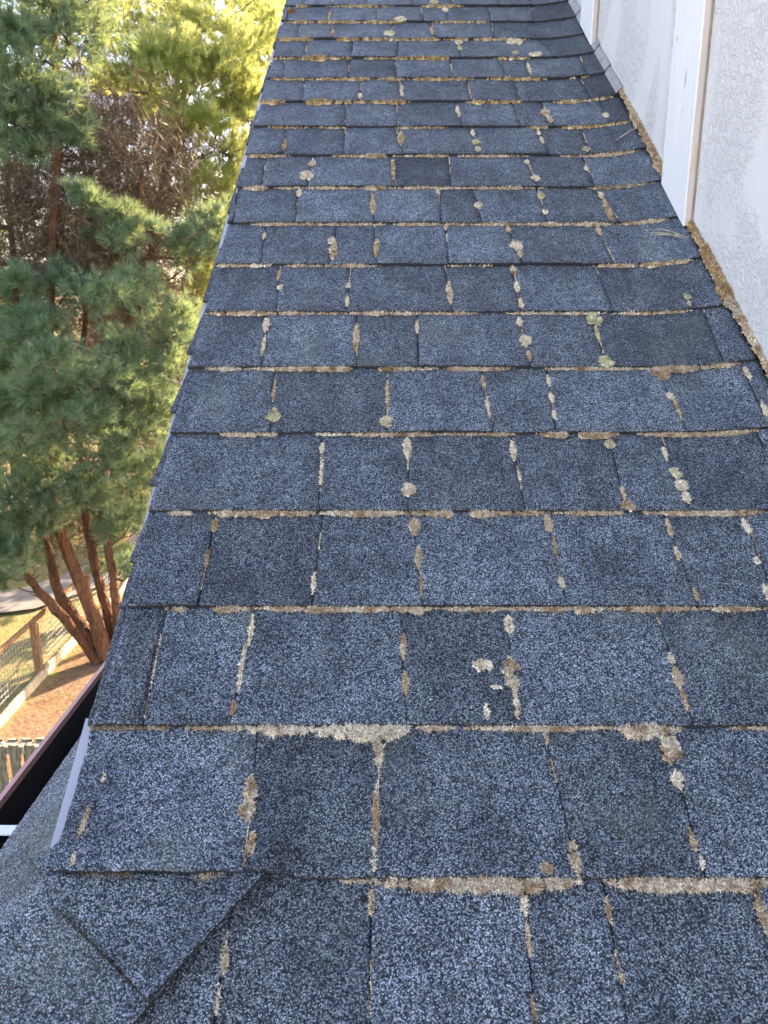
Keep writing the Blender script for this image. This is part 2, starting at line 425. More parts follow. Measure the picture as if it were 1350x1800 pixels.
def rake_u(k, end):                                                              # left end of each course
    px = {1: (101, 157), }.get(k)
    return None
JOINTS = []                                                                       # (course, u_top, v_top, u_bot, v_bot)
for k in range(0, 29):
    v0 = butt(k); v1 = v0 + EXPO + .028
    js = []
    if k in COURSES:
        yt, yb, lst = COURSES[k]
        for xt, xb in lst:
            (ut, vt), (ub, vb) = uv(xt, yt), uv(xb, yb)
            m_ = (ut-ub)/(vt-vb); js.append((ub+m_*(v0-vb), ub+m_*(v0+EXPO-vb)))
    else:
        u = -.30 + RS.uniform(.05, .15)
        while u < U_WALL-.04: js.append((u+RS.uniform(-.003, .003), u)); u += RS.uniform(.07, .2)
    js = [j for j in js if j[0] < U_WALL-.02]
    for j in js: JOINTS.append((k, j[1], v0+EXPO, j[0], v0))
    if k == 0: l0, l1 = HIPU-hip_run+.01, HIPU+.012
    elif k == 1: l0, l1 = uv(103, 1540)[0], uv(159, 1280)[0]
    else: l0, l1 = -.2915+RS.uniform(-.003, .003), -.2895+RS.uniform(-.002, .003)
    bounds = [(l0, l1)] + js + [(U_WALL-.004+RS.uniform(-.005, .003), U_WALL-.004)]
    step = .0021 if k < 2 else (.0028 if k < 4 else (.005 if k < 6 else (.009 if k < 9 else .014)))
    # the continuous lower layer of the laminated course, seen in the joints
    me = slab(l0+.012, U_WALL-.006, v0+.0015, l1+.012, U_WALL-.006, v1, lambda u, s: TH*(1-s/EXPO)-.0030+bend(u), .003, 600+k, .012)
    obj('shingle_backing', me, M_SH, roof, color=(.5, .5, .5))
    for i in range(len(bounds)-1):
        (a0, a1), (b0, b1) = bounds[i], bounds[i+1]
        gp = RS.uniform(.0002, .0008)
        ex = RS.choice([0, .0004, .0010, .0018]) if (k, i) not in DARK else 0.0
        ext = 1 + .028/EXPO
        a1x = a0+(a1-a0)*ext; b1x = b0+(b1-b0)*ext
        lift = .0012*abs(noise.noise((k*1.7, i*.6, 3)))
        hipl = .0125 if k == 1 else 0
        def wt(u, s, ex=ex, lift=lift, k=k, hipl=hipl):
            return TH*(1 - s/EXPO) + ex*(1-.6*s/EXPO) + bend(u) + (lift + .0014*max(0, noise.noise((u*4, k*2.3, 1))))*max(0, 1-s/.06) + (hiplift(u, s) if hipl else 0)
        me = slab(a0+gp, b0-gp, v0, a1x+gp, b1x-gp, v1, wt, TH+.0006, k*31+i, step)
        t = DARK.get((k, i), RS.uniform(.90, 1.22))
        o = obj('shingle', me, M_SH, roof, color=(t, t, t*1.01), smooth=False)

# ---- starter strips that stick out past the shingles along the rake
ys = [1272, 1062, 985, 850, 722, 618]
vst = [.350, .492, uv(233, 985)[1], uv(272, 850)[1], uv(305, 722)[1], uv(332, 618)[1]]
while vst[-1] < 3.8: vst.append(vst[-1] + (.30 if vst[-1] > 1.0 else .14))
for i in range(len(vst)-1):
    a, b = vst[i]+.002, vst[i+1]+.01
    o0, o1 = (-.3035, -.2905) if 2 <= i <= 5 else (-.3000, -.2975)
    if i == 0: o0, o1 = -.2995, -.2990
    me = slab(o0, -.20, a, o1, -.20, b, lambda u, s: -.0040-.0035*s/.15, .003, 900+i, .009)
    obj('starter_strip', me, M_SH, roof, color=(.62, .62, .62))
# raised patch strip at the rake of the second course
me = slab(uv(222, 1242)[0], uv(250, 1255)[0], .352, uv(219, 1078)[0], uv(287, 1078)[0], .49, lambda u, s: .0080*(1-s/.16)+.0006, .004, 77, .0065)
obj('shingle', me, M_SH, roof, color=(.80, .80, .80))
me = slab(uv(162, 1266)[0], uv(222, 1242)[0]-.001, .3505, uv(214, 1078)[0], uv(219, 1078)[0]-.001, .49, lambda u, s: .0042*(1-s/.16), .004, 78, .0065)
obj('shingle', me, M_SH, roof, color=(.58, .58, .58))
me = slab(-.2965, -.276, .2335, -.2945, -.274, .352, lambda u, s: -.001, .003, 79, .0065)

# ---- shingles of the side slope (one course down to the gutter)
yy = hip_run - .02; i = 0
while yy > -4.0:
    wd = [.14, .21, .17, .25, .12][i % 5]
    if i == 0: xa0, xa1 = hip_run-.01, -.005
    else: xa0 = xa1 = yy
    me = slab(xa0-wd if i else xa0-.14, xa0-.001, -EA-.012, (xa1 - wd) if i else xa0-.14, xa1-.001, (-.004 if i < 3 else .06), lambda u, s: .002*(1-s/EXPO), TH, 300+i, .0021 if i < 4 else .02)
    t = RS.uniform(1.15, 1.3); obj('shingle', me, M_SH, sroof, color=(t, t, t))  # lighter tone paints in the open sky light this slope catches
    yy = (xa0 - .14 if i == 0 else yy - wd); i += 1

# ---- hip caps: rectangles folded over the hip
Dh = Vector((1, 1, math.tan(SL))).normalized(); Pp = Dh.cross(ND).normalized(); Pl = (-Dh.cross(zl)).normalized()
if Pp.x < 0: Pp = -Pp
if Pl.y < 0: Pl = -Pl
def hipcap(s0, s1, lift0, lift1, seed, tone):
    V = []; rr = random.Random(seed); nv = 78; hw = .142; nq = 64
    cols = [-hw + 2*hw*i/(2*nq) for i in range(2*nq+1)]
    for layer in (0, 1):
        for j in range(nv+1):
            s = s0+(s1-s0)*j/nv; lf = lift0+(lift1-lift0)*j/nv
            for c in cols:
                edge = abs(c) > hw-1e-6 or j == 0
                base = HIP + Dh*(s + (rr.uniform(-.0007, .0007) if edge else 0))
                # rounded fold
                cc = c; n = ND.lerp(zl, .5 - .5*max(-1, min(1, c/.03))).normalized() if abs(c) < .03 else (ND if c > 0 else zl); lf2 = lf + .011*(max(0, c)/hw)**3
                p = base + (Pp*cc if c >= 0 else Pl*(-cc)) + n*(lf2 - .004*max(0, 1-abs(c)/.03) + .0010*noise.noise((c*14, s*14, seed)) + .0005*rr.uniform(-1, 1))
                if layer: p = p - n*.0045
                vv = (p-F0).dot(UD); ww = (p-F0).dot(ND)
                if vv > V0+.002 and ww > -.004-.004*layer: p = p - ND*(ww+.004+.004*layer)
                V.append(p)
    m = len(cols); off = (nv+1)*m; Fq = []
    for j in range(nv):
        for i in range(m-1): Fq.append((j*m+i, j*m+i+1, (j+1)*m+i+1, (j+1)*m+i))
    ring = list(range(m)) + [j*m+m-1 for j in range(1, nv+1)] + [nv*m+i for i in range(m-2, -1, -1)] + [j*m for j in range(nv-1, 0, -1)]
    for a in range(len(ring)):
        b = (a+1) % len(ring); Fq.append((ring[b], ring[a], ring[a]+off, ring[b]+off))
    inv = M_P.inverted()
    ntop = nv*(m-1)
    me = mesh_np('hip_cap', [tuple(inv @ v) for v in V], None, Fq); me.materials.append(M_SH); me.materials.append(M_EDGE)
    me.polygons.foreach_set('material_index', [0]*ntop + [1]*(len(Fq)-ntop))
    return obj('hip_cap_shingle', me, M_SH, roof, color=(tone, tone, tone))
hipcap(-.005, .165, .0185, .0085, 401, .98)
hipcap(-.150, .020, .0092, .0070, 402, 1.02)
hipcap(-.215, -.13, .0050, .0050, 403, .95)

# ---- drip edge under the rake, and flashing at the wall
mb = MB()
mb.box((-.2995, .2285, -.0105), (-.24, 4.3, -.0090)); mb.box((-.2995, .2285, -.055), (-.2980, 4.3, -.0105))
drip = obj('drip_edge', mb.mesh('drip'), M_METAL, roof); tag(drip, 'grey metal drip edge showing under the shingles at the rake')
mb = MB()
mb.box((-.304, .2285, -.0088), (-.276, .3600, -.0078))
obj('drip_edge', mb.mesh('drip'), M_METAL, roof)
for k in range(13, 29):
    mb = MB(); a, b = butt(k)+.006, butt(k)+EXPO+.05
    mb.prism([(U_WALL-.014, a, bend(U_WALL)+.0030), (U_WALL-.014, b, bend(U_WALL)-.0020), (U_WALL-.0035, b, bend(U_WALL)+.012), (U_WALL-.0035, a, bend(U_WALL)+.018)], (0, 0, -.0012))
    obj('step_flashing', mb.mesh('flash'), M_FLASH, roof)

# ---- gutter along the side slope, turning the corner under the front eave
gx0 = HIP.x - hip_run - .004; gz = HIP.z - .088 - .012; gdx = .058; gdep = .085
gy0 = HIP.y - hip_run - .004
gut = hpart('gutter', None if False else MB().mesh('e'), M_GUT) if False else None
def gutter_mesh():
    mb = MB()
    X0, X1 = gx0+.016, gx0-gdx; Y0, Y1 = gy0+.016, gy0-gdx; zt, zb = gz, gz-gdep; t = .002
    # side run (along y) : back, floor, front; mitred at the corner
    def quad(a, b, c, d): mb.add([a, b, c, d], [(0, 1, 2, 3)]);
    far = 4.9; east = 1.4
    for (xo, yo, s) in ((0, 0, 0), ):
        quad((X0, Y0, zb), (X0, far, zb), (X0, far, zt+.02), (X0, Y0, zt+.02))
        quad((X1, Y1, zb), (X0, Y0, zb), (X0, far, zb), (X1, far, zb))
        quad((X1+.014, Y1+.014, zb), (X1+.014, far, zb), (X1, far, zt), (X1, Y1, zt))
        quad((X0, Y0, zb), (east, Y0, zb), (east, Y0, zt+.02), (X0, Y0, zt+.02))
        quad((X1, Y1, zb), (X0, Y0, zb), (east, Y0, zb), (east, Y1, zb))
        quad((X1+.014, Y1+.014, zb), (east, Y1+.014, zb), (east, Y1, zt), (X1, Y1, zt))
        quad((X1, far, zb), (X0, far, zb), (X0, far, zt), (X1, far, zt)); quad((east, Y1, zb), (east, Y0, zb), (east, Y0, zt), (east, Y1, zt))
    return mb, X1, Y1, zt, zb, far, east
mb, GX, GY, GZT, GZB, GFAR, GEAST = gutter_mesh()
gut = hpart('gutter', mb.mesh('gutter'), M_GUT); tag(gut, 'black lined gutter with red brown outer lip')
mb = MB()
mb.box((GX-.0055, GY-.0055, GZT-.012), (GX+.001, GFAR, GZT+.0035)); mb.box((GX+.0012, GY-.0055, GZT-.012), (GEAST, GY+.001, GZT+.0034))
mb.box((GX-.003, GY-.003, GZB-.002), (GX-.0005, GFAR, GZT-.012)); mb.box((GX, GY-.003, GZB-.002), (GEAST, GY-.0005, GZT-.012))
lo = obj('lip', mb.mesh('lip'), M_LIP, gut)
br = hit(12, 1466, Vector((0, 0, GZT)), Vector((0, 0, 1)))
for yb in (br.y, br.y+.62, br.y+1.24):
    mb = MB(); mb.box((GX-.002, yb-.008, GZT+.0040), (gx0+.010, yb+.008, GZT+.0058)); obj('strap', mb.mesh('strap'), M_BRK, gut)

# ---- fascia, soffit, walls below the roof
mb = MB()
mb.box((gx0+.018, gy0+.018, GZB-.05), (gx0+.036, 4.9, GZT+.015)); mb.box((gx0+.036, gy0+.018, GZB-.05), (7.0, gy0+.036, GZT+.015))
hpart('fascia', mb.mesh('fascia'), M_SOFF)
mb = MB(); mb.box((gx0+.036, gy0+.036, GZB-.06), (7.0, 8.0, GZB-.045)); hpart('soffit', mb.mesh('soffit'), M_SOFF)
mb = MB(); mb.box((gx0+.40, gy0+.40, 0), (7.0, 8.0, GZB-.06)); hpart('lower_wall', mb.mesh('lower_wall'), M_WALL)
# gable triangle under the rake
mb = MB(); xg = HIP.x+.03
zr = lambda y: HIP.z + (y-HIP.y)*math.tan(SL)
mb.prism([(xg, HIP.y+.05, GZB), (xg, 3.6, GZB), (xg, 3.6, zr(3.6)-.05), (xg, HIP.y+.05, zr(HIP.y+.05)-.05)], (.03, 0, 0)); hpart('gable_wall', mb.mesh('gable'), M_SOFF)

# ---- the white wall: embossed panels and battens
wbase = lambda y, w: (F0 + UD*((y-F0.y)/CS)).z + w/CS
ZT = 9.0; XW = U_WALL
pan = [-1.2, -.06, .86, 1.56, 1.915, 2.325, 3.09, 3.86, 4.8]
for i in range(len(pan)-1):
    a, b = pan[i]+.0006, pan[i+1]-.0006
    mb = MB()
    mb.prism([(XW, a, wbase(a, .018)), (XW, b, wbase(b, .018)), (XW, b, ZT), (XW, a, ZT)], (.014, 0, 0))
    hpart('wall_panel', mb.mesh('panel'), M_WALL)
mb = MB(); mb.prism([(XW+.016, -1.2, wbase(-1.2, -.03)), (XW+.016, 4.8, wbase(4.8, -.03)), (XW+.016, 4.8, ZT), (XW+.016, -1.2, ZT)], (.12, 0, 0))
hpart('wall_core', mb.mesh('core'), M_FELT)
mb = MB(); mb.box((XW+.12, -.2, GZB), (7.0, 4.8, ZT)); hpart('upper_wall', mb.mesh('upper'), M_WALL)
mb = MB(); mb.box((XW-.35, -1.4, ZT), (7.4, 5.0, ZT+.12)); hpart('roof_overhang', mb.mesh('oh'), M_SOFF)
for bi, (a, b) in enumerate([(-.13, .01), (.73, .87), (1.474, 1.615), (2.258, 2.395), (3.025, 3.16), (3.79, 3.93)]):
    t = .0165
    mb = MB(); nseg = 40; rr = random.Random(bi)
    # cross-section a bit uneven along the board; near edge slightly eased
    prof = lambda z, q: .0010*noise.noise((z*5, bi*3, q)) + .0004*noise.noise((z*30, bi, q))
    V = []; 
    for j in range(nseg+1):
        tt = j/nseg
        ring = []
        for q, (x, y) in enumerate([(XW-.0008, a+.001), (XW-t+.002, a), (XW-t, a+.0025), (XW-t, b-.002), (XW-t+.002, b), (XW-.0008, b)]):
            z = wbase(y, .019)*(1-tt) + ZT*tt
            if tt == 0: z += rr.uniform(-.001, .001)
            ring.append((x+prof(z, q)*.6, y+prof(z, q+9), z))
        V += ring
    fs, ms = [], []
    for j in range(nseg):
        for q in range(5):
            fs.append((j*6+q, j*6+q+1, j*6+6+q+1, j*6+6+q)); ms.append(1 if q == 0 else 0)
    fs.append((0, 5, 4, 3, 2, 1)); ms.append(1)
    mb.add(V, fs); mb.m = ms
    hpart('batten', mb.mesh('batten'), [M_BAT, M_BATS])
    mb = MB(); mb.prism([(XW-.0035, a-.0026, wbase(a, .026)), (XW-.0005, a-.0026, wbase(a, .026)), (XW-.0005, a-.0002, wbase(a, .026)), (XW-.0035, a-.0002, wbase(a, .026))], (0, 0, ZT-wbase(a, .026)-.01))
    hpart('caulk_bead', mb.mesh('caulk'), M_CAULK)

# ------------------------------------------------------------------ moss and lichen on the roof
TAN, BRN, PALE, GRN, ORG = (.56, .42, .28), (.37, .265, .165), (.80, .725, .60), (.66, .65, .43), (.40, .22, .08)
def moss_points(pts, length, width_b, mmw, down=.55, up=.6, seed=1):
    pass
def fuzz(name, P, Nn, rad, blade, bw, dens, color, white, kind=None, core=True, parent=None, seed=0, down=.5):
    """P: (n,3) centres of little mounds in roof space with radius rad (n,), flattened; fuzzy blades grow out of them"""
    r = np.random.default_rng(seed); P = np.asarray(P, float); rad = np.asarray(rad, float); n = len(P)
    V = []; T = []
    if core:
        # low domes: 1 apex + 2 rings of 7
        k = 7; ang = np.arange(k)*2*np.pi/k
        rad0 = rad; rad = rad*.72
        ap = P + np.c_[np.zeros(n), np.zeros(n), rad*.55]
        r1 = P[:, None, :] + rad[:, None, None]*np.stack([.6*np.cos(ang), .6*np.sin(ang), np.full(k, .42)], 1)[None]*r.uniform(.8, 1.2, (n, k, 1))
        r2 = P[:, None, :] + rad[:, None, None]*np.stack([1.*np.cos(ang), 1.*np.sin(ang), np.full(k, -.25)], 1)[None]*r.uniform(.8, 1.15, (n, k, 1))
        blk = np.concatenate([ap[:, None, :], r1, r2], 1); V.append(blk.reshape(-1, 3))
        f = [(0, 1+i, 1+(i+1) % k) for i in range(k)]
        for i in range(k):
            j = (i+1) % k; f += [(1+i, 1+k+i, 1+k+j), (1+i, 1+k+j, 1+j)]
        f = np.array(f); T.append((f[None]+(np.arange(n)*(2*k+1))[:, None, None]).reshape(-1, 3))
    if core: rad = rad0
    nb = np.maximum(3, (dens*(rad/bw)**2).astype(int)); idx = np.repeat(np.arange(n), nb); m = len(idx)
    th = r.uniform(0, 2*np.pi, m); rr_ = np.sqrt(r.uniform(0, 1, m))
    d = np.stack([np.cos(th)*rr_, np.sin(th)*rr_, np.sqrt(np.maximum(0, 1-rr_**2))*.55], 1)
    b = P[idx] + d*rad[idx][:, None]*.85
    dirv = d*np.array([1, 1, 1.2]) + np.array([0, -down*.45, .35]) + r.normal(0, .75, (m, 3)); dirv /= np.linalg.norm(dirv, axis=1)[:, None]
    L = blade*r.uniform(.5, 1.3, m); side = np.cross(dirv, r.normal(0, 1, (m, 3))); side /= np.linalg.norm(side, axis=1)[:, None]
    w2 = bw*.5*r.uniform(.7, 1.3, m)
    tri = np.stack([b-side*w2[:, None], b+side*w2[:, None], b+dirv*L[:, None]], 1)
    off = sum(len(x) for x in V); V.append(tri.reshape(-1, 3)); T.append(off+np.arange(m*3).reshape(-1, 3))
    me = mesh_np(name, np.concatenate(V), np.concatenate(T))
    o = obj(name, me, M_MOSS, parent or roof, color=color); o.color = (*color, white)
    if kind: o['kind'] = kind
    return o
def pxm(y):                                                # metres per photograph pixel at row y on the roof
    v = uv(675, y)[1]; return (v*math.cos(PITCH+SL)+HC*math.sin(PITCH+SL))/FPX
FR = {  # moss along the butts: (x0, x1, thickness in px, whiteness, colour)
 1: [(150, 245, 9, .2, BRN), (350, 440, 17, .9, TAN), (598, 650, 10, .7, TAN), (640, 1022, 27, .75, TAN), (1052, 1350, 24, .7, TAN), (1350, 1420, 20, .6, TAN)],
 2: [(160, 300, 7, .3, BRN), (330, 445, 9, .6, TAN), (430, 722, 30, .9, PALE), (735, 800, 9, .5, TAN), (815, 1090, 10, .8, TAN), (1082, 1200, 27, .9, TAN), (1280, 1350, 8, .4, TAN)],
 3: [(290, 450, 15, .6, TAN), (450, 720, 12, .7, TAN), (690, 765, 16, .6, TAN), (765, 1020, 10, .6, TAN), (1000, 1060, 16, .9, TAN), (1060, 1230, 12, .4, TAN), (1230, 1400, 10, .6, TAN)],
 4: [(295, 372, 9, .8, TAN), (365, 560, 18, .6, TAN), (560, 720, 12, .8, TAN), (712, 975, 19, .6, TAN), (975, 1150, 9, .5, TAN), (1080, 1115, 13, .9, TAN), (1150, 1340, 11, .6, TAN)],
 5: [(385, 560, 11, .7, TAN), (530, 610, 12, .9, TAN), (600, 770, 12, .6, TAN), (770, 905, 8, .4, TAN), (940, 1088, 14, .5, TAN), (1120, 1330, 9, .5, TAN)],
 6: [(358, 400, 7, .6, TAN), (385, 425, 11, 1, PALE), (430, 665, 11, .7, TAN), (650, 770, 10, .7, TAN), (780, 905, 10, .6, TAN), (960, 1140, 7, .7, TAN), (1138, 1300, 14, .5, TAN)],
 7: [(362, 485, 13, .6, TAN), (480, 660, 7, .6, TAN), (640, 740, 10, .8, TAN), (740, 840, 7, .6, TAN), (890, 1065, 7, .7, TAN), (1075, 1215, 8, .6, TAN)],
 8: [(382, 440, 8, .6, TAN), (435, 480, 12, 1, PALE), (500, 590, 8, .5, TAN), (575, 670, 8, .6, TAN), (780, 865, 9, .6, TAN), (1040, 1120, 9, .6, TAN), (1120, 1215, 12, .4, TAN)],
 9: [(440, 590, 6, .5, TAN), (560, 680, 7, .6, TAN), (690, 830, 6, .6, TAN), (830, 1000, 6, .7, TAN), (940, 1085, 9, .7, TAN), (1085, 1170, 7, .5, TAN)],
 10: [(428, 470, 9, .6, TAN), (480, 640, 6, .6, TAN), (640, 680, 9, .5, TAN), (680, 960, 6, .6, TAN), (1030, 1150, 7, .5, BRN)],
 11: [(430, 515, 7, .5, TAN), (585, 680, 6, .6, TAN), (640, 680, 8, .7, TAN), (690, 930, 5, .6, TAN), (985, 1125, 7, .5, TAN)],
 12: [(470, 610, 6, .4, TAN), (695, 785, 6, .5, TAN), (925, 965, 6, .7, TAN), (985, 1070, 6, .6, TAN), (1060, 1105, 6, .5, TAN)],
 13: [(450, 500, 10, .3, TAN), (535, 588, 11, .2, TAN), (586, 618, 11, .2, TAN), (620, 650, 5, .4, TAN), (648, 720, 8, .3, TAN), (820, 920, 9, .3, TAN), (970, 1078, 6, .5, TAN)],
 14: [(476, 545, 5, .5, TAN), (545, 720, 7, .4, TAN), (715, 835, 7, .5, TAN), (855, 962, 9, .3, TAN), (1000, 1035, 5, .6, TAN)],
 15: [(478, 575, 9, .3, TAN), (530, 575, 12, .2, TAN), (570, 620, 7, .4, TAN), (640, 690, 4, .7, TAN), (685, 800, 9, .25, TAN), (868, 905, 9, .5, TAN), (905, 930, 4, .6, TAN)],
 16: [(485, 550, 8, .4, TAN), (520, 545, 11, .3, TAN), (590, 705, 7, .6, TAN), (700, 775, 8, .3, TAN), (780, 930, 6, .5, TAN)],
 17: [(500, 640, 6, .6, TAN), (580, 720, 6, .6, TAN), (760, 862, 6, .4, TAN)],
 18: [(520, 548, 5, .6, TAN), (572, 690, 6, .5, TAN), (740, 812, 5, .5, TAN)],
}
for k in range(19, 27): FR[k] = None
for k, segs in FR.items():
    v0 = butt(k)
    if segs is None:
        segs = []; yk = 8; u = -.27
        while u < .5:
            l = RS.uniform(.05, .25); segs.append((u, u+l, RS.uniform(.006, .014), .5, TAN)); u += l+RS.uniform(.02, .15)
    else:
        yk = {1: 1545, 2: 1272, 3: 1066, 4: 902, 5: 766, 6: 653, 7: 553, 8: 466, 9: 393, 10: 330, 11: 275, 12: 225, 13: 182, 14: 142, 15: 104, 16: 71, 17: 41, 18: 13}[k]
        q = pxm(yk); segs = [(uv(a, yk)[0], uv(b, yk)[0], max(t*q*(1.0 if k < 9 else (1.15 if k < 12 else 1.45)), .0042), wh, c) for a, b, t, wh, c in segs]
        if k >= 12: segs = [(a, b, t, wh*.7, (.52, .375, .19)) for a, b, t, wh, c in segs]
    near = k < 7
    for si, (a, b, t, wh, c) in enumerate(segs):
        n = max(4, int((b-a)/(t*.42))); r_ = random.Random(k*100+si); P = []; rad = []
        for i in range(n):
            s = (i+r_.random())/n; u = a+(b-a)*s
            env = min(1, .35+4*min(s, 1-s)); q = .62 + .75*noise.noise((u*22, k*3.3, 1)) + .3*noise.noise((u*70, k, 4))
            rr_ = max(.0016, .5*t*env*max(.22, min(1.25, q+.28)))
            if u > U_WALL-.004 or noise.noise((u*17, k*5.1, 7)) < (-.60 if t > .011 else -.50): continue
            P.append((u, v0 - .0004 - rr_*.72 + r_.uniform(-.1, .1)*t, bend(u)+.0008+.18*rr_ + (.014 if k == 1 and u < -.110 else 0))); rad.append(rr_)
        if not P: continue
        bw = .0009 if near else (.0014 if k < 12 else .0020)
        fuzz('moss', P, None, rad, .0036 if near else .0042, bw, 3.2 if near else 2.4, c, wh, 'stuff', seed=k*50+si, down=.7)

def blob(x, y, wpx, hpx, color, white, name='moss_tuft', flat=1.0, ang=0.0, seed=None):
    """one clump at a photograph position on the roof; wpx x hpx in photograph pixels"""
    u, v = uv(x, y); q = pxm(y); W = wpx*q*.5; v_up = uv(x, y-hpx/2)[1]; v_dn = uv(x, y+hpx/2)[1]; Hh = (v_up-v_dn)/2; v = (v_up+v_dn)/2
    seed = seed or int(x*7+y*13); r_ = random.Random(seed)
    # height of the shingle below
    s = (v-V0) % EXPO; base = TH*(1-s/EXPO)+.0006+bend(u) + (hiplift(u, s) if V0 < v < V0+EXPO else 0)
    rb = max(.0014, min(W, Hh)*(.45 if flat > .5 else .24)); P = []; rad = []
    n = max(5, int(3.4*W*Hh/(rb*rb)))
    for i in range(n):
        a = r_.uniform(0, 6.283); d = math.sqrt(r_.random())
        t = math.sin(a)*d; lim = (1-abs(t)**2.6) if Hh > 1.6*W else 1
        du, dv = math.cos(a)*d*W*(.30+.70*lim)*.95, t*Hh*.9
        du += .25*W*noise.noise((v*40, seed, 2))
        P.append((u+du*math.cos(ang)-dv*math.sin(ang), v+dv*math.cos(ang)+du*math.sin(ang), base+.1*rb*flat)); rad.append(rb*r_.uniform(.7, 1.15)*(.45+.55*lim))
    far = pxm(y) > .0009
    o = fuzz(name, P, None, rad, .0034*flat if not far else .004*flat, .0009 if not far else .0016, 3.2, color, white, seed=seed, down=.3)
    return o
